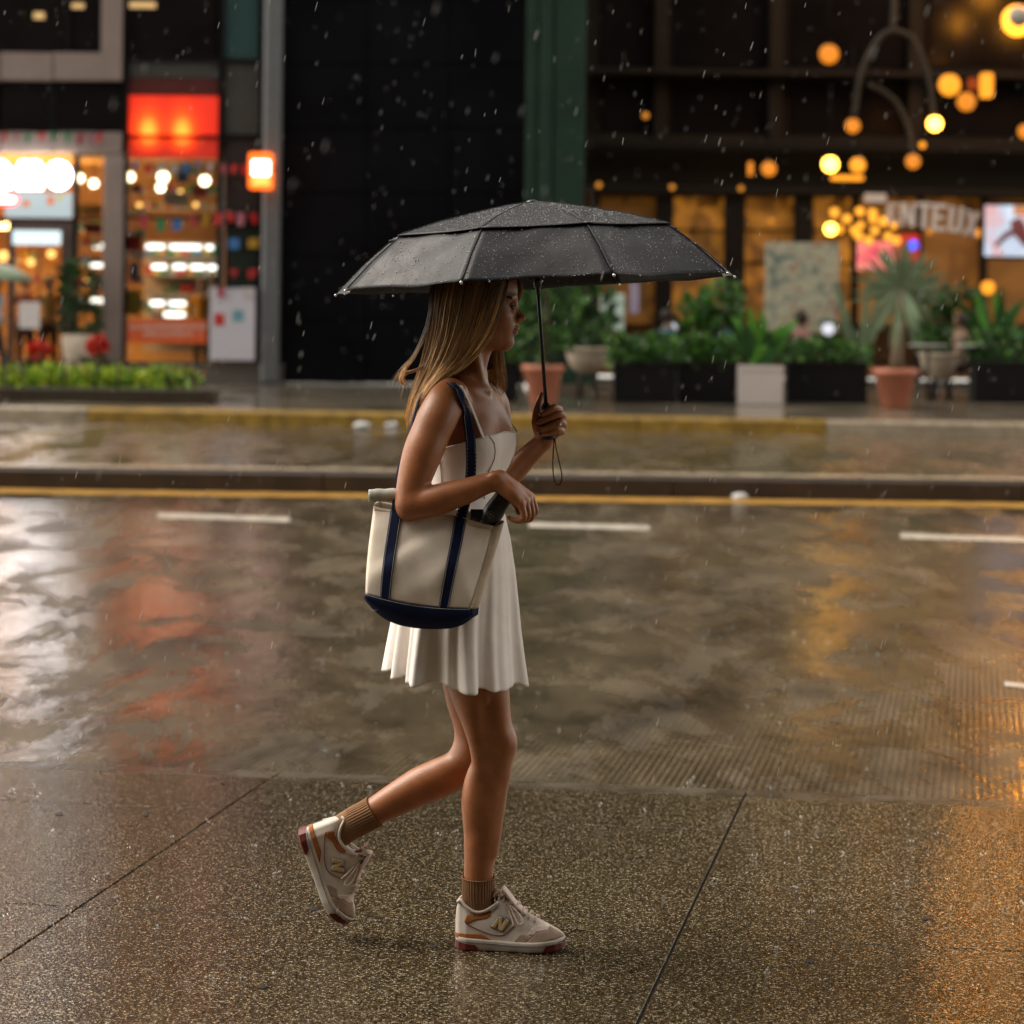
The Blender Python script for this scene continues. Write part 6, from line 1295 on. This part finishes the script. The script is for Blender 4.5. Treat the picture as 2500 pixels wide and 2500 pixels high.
# slim agave left of the palm, wide leaves at right
g2 = gp(2105, 965); r2 = empty('agave_plant', (g2.x, g2.y, FZ), 'slim grey green agave left of the spiky palm', 'plant')
for k in range(13): a = R(rg.uniform(55, 125)) if k < 9 else R(rg.choice([20, 160])); L_ = rg.uniform(.9, 1.75) if k < 9 else .9; b0 = (g2.x, g2.y + .4, FZ + .3 if k < 9 else FZ + .9); blade(r2, b0, (g2.x + L_ * math.cos(a) * .55, g2.y + .4 + rg.uniform(-.2, .2), b0[2] + L_ * math.sin(a)), rg.uniform(.05, .08), lf_p, 'leaf', .05)
g3 = gp(2440, 975); r3 = empty('broad_leaf_shrub', (g3.x, g3.y + .6, FZ), 'dark broad leafed shrub at the right edge of the terrace', 'plant')
for k in range(34): a = R(rg.uniform(15, 165)); L_ = rg.uniform(.6, 1.5); b0 = (g3.x + rg.uniform(-.3, .3), g3.y + .6, FZ + .5); blade(r3, b0, (b0[0] + L_ * math.cos(a), b0[1] + rg.uniform(-.4, .3), b0[2] + L_ * math.sin(a)), rg.uniform(.05, .10), rg.choice([lf_d, lf_b, lf_d]), 'leaf', .2)
for x, lab, sd in ((1745, 'leafy shrub rising behind the hedge left of the white planter', 61), (1420, 'dark leafy shrub behind the first stone bowl', 62), (1275, 'bright shrub behind the face of the person', 63), (2330, 'dark shrub right of the palm behind the second stone bowl', 64)):
    gq = gp(x, 972); root = empty('shrub', (gq.x, gq.y + .7, FZ), lab, 'shrub', 'shrubs of the terrace'); b = MB(); b.tube([(gq.x, gq.y + .7, FZ), (gq.x + .03, gq.y + .7, FZ + .9)], [.03, .015], 6); b.build('stem', mat('bark', (.10, .07, .045), .8, bump=.5), root)
    leaf_mass('foliage', [((gq.x, gq.y + .7, FZ + .9), (.45, .35, .45)), ((gq.x + .15, gq.y + .75, FZ + 1.35), (.35, .3, .4)), ((gq.x - .2, gq.y + .75, FZ + 1.25), (.3, .3, .35))], 480, .19, GREEN if sd in (61, 63) else DARKG + GREEN[:1], root, sd)
# small white table tops and plates glimpsed in the hedge
for x, y, l in ((1543, 832, 'white plate on a table behind the hedge at left'), (1650, 838, 'white plate on a table behind the hedge in the middle'), (1825, 830, 'pale napkin on a table behind the white planter'), (2265, 842, 'white plate on a table right of the palm'), (2382, 842, 'white plate on a table near the right edge')):
    c = at(x, y, YT + .9); tb = empty('cafe_table', (c.x, c.y, FZ), l.replace('plate', 'top').replace('napkin', 'top'), 'table'); b = MB(); b.lathe((c.x, c.y, c.z - .02), [(.30, 0), (.30, .025)], 20); b.build('top', mat('pale table top', (.42, .42, .40), .35), tb); b = MB(); b.tube([(c.x, c.y, FZ), (c.x, c.y, c.z - .02)], .03, 8); b.build('leg', iron, tb)
# flower bed before the shop
ga, gb_ = gp(-420, 972), gp(512, 984); bed = empty('flower_bed', (gb_.x, gb_.y, FZ), 'raised stone flower bed in front of the shop', 'planter'); s_ = px_m(gb_); H_ = 26 * s_
b = MB(); b.box((ga.x, gb_.y, FZ), (gb_.x, gb_.y + 1.3, FZ + H_), .02); b.build('stone_edge', mat('wet bed stone', (.06, .045, .03), .35, var=.2), bed, False); b = MB(); b.box((ga.x + .1, gb_.y + .1, FZ + H_ - .01), (gb_.x - .12, gb_.y + 1.2, FZ + H_ + .015)); b.build('soil', soil_m, bed, False)
b = MB(); b.box((ga.x - .02, gb_.y - .03, FZ + H_), (gb_.x + .02, gb_.y + .10, FZ + H_ + .035), .01); b.build('coping', plinth, bed, False)
cs = [((x, gb_.y + .35 + .3 * (i % 2), FZ + H_ + .14), (.24, .25, .16 + .05 * math.sin(i * 1.7))) for i, x in enumerate(np.linspace(ga.x + .2, gb_.x - .42, 34))]
o = leaf_mass('bedding_plants', cs, 3600, .10, [(.22, .40, .012), (.36, .52, .015), (.10, .24, .012), (.45, .55, .02), (.06, .15, .012)], None, 71); tag(o, 'bright yellow green bedding plants filling the flower bed', 'plants', kind='stuff')
o = leaf_mass('orange_bedding', [((c[0][0], c[0][1] + .25, c[0][2] + .06), (.25, .2, .08)) for c in cs], 700, .08, [(.45, .10, .03), (.5, .22, .05)], None, 72); tag(o, 'orange bedding flowers at the back of the flower bed', 'flowers', kind='stuff')
for x, y, l in ((95, 860, 'red round flower on a stem, left one over the flower bed'), (238, 845, 'red round flower on a stem by the pillar over the flower bed')):
    c = at(x, y, gb_.y + .9); root = empty('red_flower', (c.x, c.y, FZ + H_), l, 'flower', 'tall red flowers of the bed'); b = MB(); b.tube([(c.x + .03, c.y, FZ + H_), (c.x, c.y, c.z)], .015, 6); b.build('stem', lf_d, root); rg2 = np.random.default_rng(int(x)); leaf_mass('petals', [(tuple(c), (.10, .10, .10))], 120, .12, [(.5, .02, .012), (.6, .04, .02)], root, int(x)); leaf_mass('leaves', [((c.x, c.y, c.z - .28), (.16, .12, .14))], 60, .14, DARKG, root, int(x) + 1)
# low iron railing round the bed
for k, x in enumerate((20, 62, 170, 250, 305, 430, 468, 492)):
    c = gp(x, 976); b = MB(); b.tube([(c.x, gb_.y + .06, FZ + H_ + .03), (c.x, gb_.y + .06, FZ + H_ + .42)], .02, 6)
    if k == 0: rail = empty('bed_railing', (c.x, gb_.y + .06, FZ + H_), 'low dark iron railing along the flower bed', 'railing')
    b.build('post', iron, rail)
b = MB(); b.tube([(ga.x, gb_.y + .06, FZ + H_ + .40), (gb_.x - .1, gb_.y + .06, FZ + H_ + .40)], .012, 6); b.build('rail', iron, rail)
# tall pale vase with a shrub at the shop door
g = Vector((at(192, 900, YB - .55).x, YB - .55, FZ)); root = empty('door_vase', tuple(g), 'tall pale vase with a dark shrub beside the shop door', 'planter'); s_ = px_m(g)
b = MB(); b.lathe(tuple(g), [(.17, 0), (.20, .1), (.26, .5), (.29, .78), (.24, .80)], 24); b.build('vase', bowl_m, root); leaf_mass('foliage', [((g.x, g.y, FZ + 1.05), (.34, .28, .32)), ((g.x - .05, g.y, FZ + 1.6), (.30, .25, .4))], 420, .15, DARKG, root, 75)

# ================================================================== far people (soft in the distance)
def far_person(loc, yaw, pose, cols, label, name='person', hair_c=(.03, .02, .015)):
    """cols: legs, top, skin.  pose: 'stand' | 'sit' | 'walk'"""
    f = Field(axis([(-.45, .45, .02)]), axis([(-.45, .45, .02)]), axis([(-.05, 1.85, .02)])); sit = pose == 'sit'; dz = -.42 if sit else 0
    f.chain([((0, 0, .95 + dz), .13), ((0, 0, 1.15 + dz), .12), ((.01, 0, 1.38 + dz), .14)], .05); f.ell((0, 0, 1.38 + dz), (.11, .19, .08), .05); f.cone((0, 0, 1.46 + dz), .05, (.02, 0, 1.58 + dz), .05, .03); f.ell((.03, 0, 1.64 + dz), (.095, .075, .115), .02)
    for sd in (-1, 1):
        y = sd * .09
        if sit: f.chain([((0, y, .52), .085), ((.25, y, .52), .075), ((.42, y, .50), .06)], .03); f.chain([((.42, y, .50), .06), ((.42, y, .28), .05), ((.40, y, .04), .04)], .02)
        else:
            k = .18 * sd if pose == 'walk' else .02 * sd; f.chain([((0, y, .92), .09), ((k * .6, y, .5), .062), ((k - (.08 if pose == 'walk' and sd < 0 else 0), y, .07), .045)], .03); f.cone((k, y, .05), .045, (k + .14, y, .04), .035, .02)
        f.chain([((0, sd * .19, 1.40 + dz), .055), ((-.03 if not sit else .08, sd * .23, 1.14 + dz), .045), ((.16, sd * .17, 1.02 + dz + (.08 if sit else .0)), .036)], .02)
    V, F = f.nets(); V = relax(V, F, 1, .3); z = V[:, 2] - dz; C = np.where((z < .97)[:, None], np.array(cols[0]), np.where((z < 1.47)[:, None], np.array(cols[1]), np.array(cols[2])))
    C = np.where(((V[:, 0] > .12) & (z > .98) & (z < 1.2))[:, None], np.array(cols[2]), C)
    if sit: C = np.where((V[:, 2] < .46)[:, None], np.array(cols[0]), C)
    c_, s_ = math.cos(yaw), math.sin(yaw); P = np.stack([loc[0] + V[:, 0] * c_ - V[:, 1] * s_, loc[1] + V[:, 0] * s_ + V[:, 1] * c_, loc[2] + V[:, 2]], 1)
    root = empty(name, tuple(loc), label, 'person'); mesh_obj('body', P, F, mat('far clothes', (.3, .3, .3), .7, attr='tint', var=.1), root, True, C)
    b = MB(); b.ball((loc[0] + (-.005) * c_, loc[1] - .005 * s_, loc[2] + 1.67 + dz), .108, 14, 10, (1, 1, 1.05)); v = np.array(b.v); v2 = v[:, :] ; b.build('hair', mat('far hair %.3f' % hair_c[0], hair_c, .5), root)
    return root
SK = (.42, .24, .15)
far_person((at(-14, 900, YB - 2.2).x, YB - 2.2, FZ), 0.0, 'walk', ((.02, .025, .035), (.38, .46, .55), SK), 'person in pale blue walking under a green umbrella at the left edge')
pu = empty('umbrella', tuple(at(0, 700, YB - 2.2)), 'pale green umbrella of the walker at the left edge', 'umbrella'); c = at(-8, 690, YB - 2.2); b = MB(); P = []
for i in range(7):
    t = i / 6; P.append([(c.x + .60 * t * math.cos(2 * math.pi * j / 24), c.y + .60 * t * math.sin(2 * math.pi * j / 24), c.z + .30 - .26 * t * t) for j in range(24)])
b.grid(P, True); solidify(b.build('canopy', mat('pale green umbrella cloth', (.20, .27, .17), .5), pu), .006); b = MB(); b.tube([(c.x, c.y, c.z + .34), (c.x, c.y, c.z - .55)], .01, 6); b.build('shaft', iron, pu)
far_person((at(492, 880, YB + 2.4).x, YB + 2.4, FZ), R(-90), 'stand', ((.05, .04, .04), (.55, .28, .02), SK), 'person in a yellow shirt standing inside the big shop window')
far_person((at(118, 905, YB + .9).x, YB + .9, FZ), R(-70), 'stand', ((.10, .04, .02), (.62, .34, .08), SK), 'person in a pale amber coat just inside the shop door')
far_person((at(60, 905, YB + 1.3).x, YB + 1.3, FZ), R(-60), 'stand', ((.04, .02, .015), (.30, .08, .03), SK), 'person in dark red standing deeper inside the shop door')
for x, c, l, yw in ((1700, (.42, .08, .10), 'seated diner in red behind the middle hedge', R(170)), (1628, (.06, .20, .26), 'seated diner in teal behind the middle hedge', R(10)), (1765, (.10, .30, .38), 'seated diner in light blue beside the shrub', R(190)), (1955, (.48, .22, .20), 'seated diner in pink before the mural panel', R(20)), (2345, (.40, .27, .19), 'seated diner in beige right of the palm', R(180))):
    q = at(x, 900, YT + 1.7); far_person((q.x, q.y, FZ), yw, 'sit', ((.03, .025, .03), tuple(.55 * t for t in c), (.20, .11, .07)), l)
    ch = empty('cafe_chair', (q.x, q.y, FZ), 'dark cafe chair under the ' + l.split(' behind')[0].split(' before')[0].split(' right')[0].split(' beside')[0], 'chair', 'cafe chairs of the diners'); b = MB(); b.box((q.x - .2, q.y - .2, FZ + .46), (q.x + .2, q.y + .2, FZ + .50)); b.build('seat', iron, ch, False); bx_ = -.2 * math.cos(yw); b = MB(); b.box((q.x + bx_ - .02, q.y - .2, FZ + .5), (q.x + bx_ + .02, q.y + .2, FZ + .95)); b.build('backrest', iron, ch, False)
    for sx in (-.17, .17):
        for sy in (-.17, .17): b = MB(); b.tube([(q.x + sx, q.y + sy, FZ), (q.x + sx, q.y + sy, FZ + .46)], .015, 6); b.build('leg', iron, ch)
# litter on the wet road
for x, y, z, w, l in ((1806, 1219, ROAD_Z, 40, 'white crumpled paper scrap on the yellow line by the median'), (955, 1043, ROAD_Z, 34, 'white crumpled paper scrap before the yellow kerb'), (884, 1047, ROAD_Z, 44, 'flat white paper scrap left of the other by the yellow kerb')):
    c = ground(x, y, z); s_ = px_m(c) * w / 2; rg3 = np.random.default_rng(x); b = MB(); b.ball((c.x, c.y, z + s_ * .35), s_, 12, 8, (1, .8, .42)); v = np.array(b.v); v += rg3.normal(size=v.shape) * s_ * .07; v[:, 2] = np.maximum(v[:, 2], z + .001); tag(mesh_obj('paper_scrap', v, b.f, mat('wet paper', (.55, .55, .55), .6), None, False), l, 'litter')
# dark stains: flattened gum and leaves on the slabs
for x, y, l in ((355, 1990, 'dark leaf scrap on the left slab'), (145, 1988, 'dark gum spot at the far left of the slabs'), (765, 2222, 'dark gum spot beside the raised shoe'), (642, 2411, 'dark gum spot low in the middle of the walk'), (1058, 2312, 'dark gum spot just left of the planted shoe'), (1978, 2348, 'dark gum spot right of the joint, low'), (2262, 2245, 'dark gum spot at the right of the walk'), (1535, 2095, 'brown wet leaf above the joint'), (545, 1912, 'dark gum spot near the kerb')):
    c = ground(x, y, 0); b = MB(); n = 12; rg4 = np.random.default_rng(x + y); pts = [(c.x + .013 * rg4.uniform(.6, 1.3) * math.cos(2 * math.pi * k / n), c.y + .016 * rg4.uniform(.6, 1.3) * math.sin(2 * math.pi * k / n), .0022) for k in range(n)]; b.add(pts + [(c.x, c.y, .005)], [(k, (k + 1) % n, n) for k in range(n)]); tag(b.build('litter_spot', mat('gum black', (.012, .010, .009), .5)), l, 'litter', 'dark spots on the walk')

# ================================================================== rain
rain_m = mat('raindrop', (.45, .44, .42), .15, spec=.6, var=.02)
rg = np.random.default_rng(99); b = MB(); ctr_u = W(apex)[0]
n = 0
while n < 1700:
    Y = rg.uniform(3.2, 26) if rg.random() < .6 else rg.uniform(6, 45); px, py = rg.uniform(-250, 2750), rg.uniform(-250, 2450); p = at(px, py, Y)
    if p.z < .25: continue
    if Y < 7.6 and 850 < px < 1450 and 480 < py < 2350: continue
    if math.hypot(p.x - ctr_u[0], p.y - ctr_u[1]) < .56 and p.z < ctr_u[2] + .02: continue
    L_ = rg.uniform(.005, .014) * (Y / 10) ** .35; w = rg.uniform(.0005, .0009) * (1 + Y / 30); t = Vector((.24 + rg.normal() * .06, rg.normal() * .08, 1)).normalized()
    b.tube([p - t * L_, p - t * L_ * .4, p + t * L_ * .5, p + t * L_], [w * .35, w, w * .7, w * .15], 5); n += 1
rain = b.build('rain', rain_m, None); tag(rain, 'falling rain drops across the street', 'rain', kind='stuff')
b = MB()
for q in range(420):
    py = rg.uniform(1120, 2420); px = rg.uniform(-150, 2650); walkp = ground(px, py, 0); uu = uv(walkp)[0]
    z = 0.0 if uu < UK - .02 else ROAD_Z; p = ground(px, py, z)
    if math.hypot(p.x - ctr_u[0], p.y - ctr_u[1]) < .60: continue
    if z == 0 and rg.random() < .45: continue
    h = rg.uniform(.006, .022); k = rg.integers(3, 7)
    for j in range(k):
        a = rg.uniform(0, 6.28); r0 = rg.uniform(.001, .012); b.ball((p.x + r0 * math.cos(a), p.y + r0 * math.sin(a), z + rg.uniform(.002, h)), rg.uniform(.0010, .0030), 5, 4, (1, 1, 1.3))
spl = b.build('rain_splashes', rain_m, None); tag(spl, 'small splashes where rain hits the wet ground', 'splash', kind='stuff')
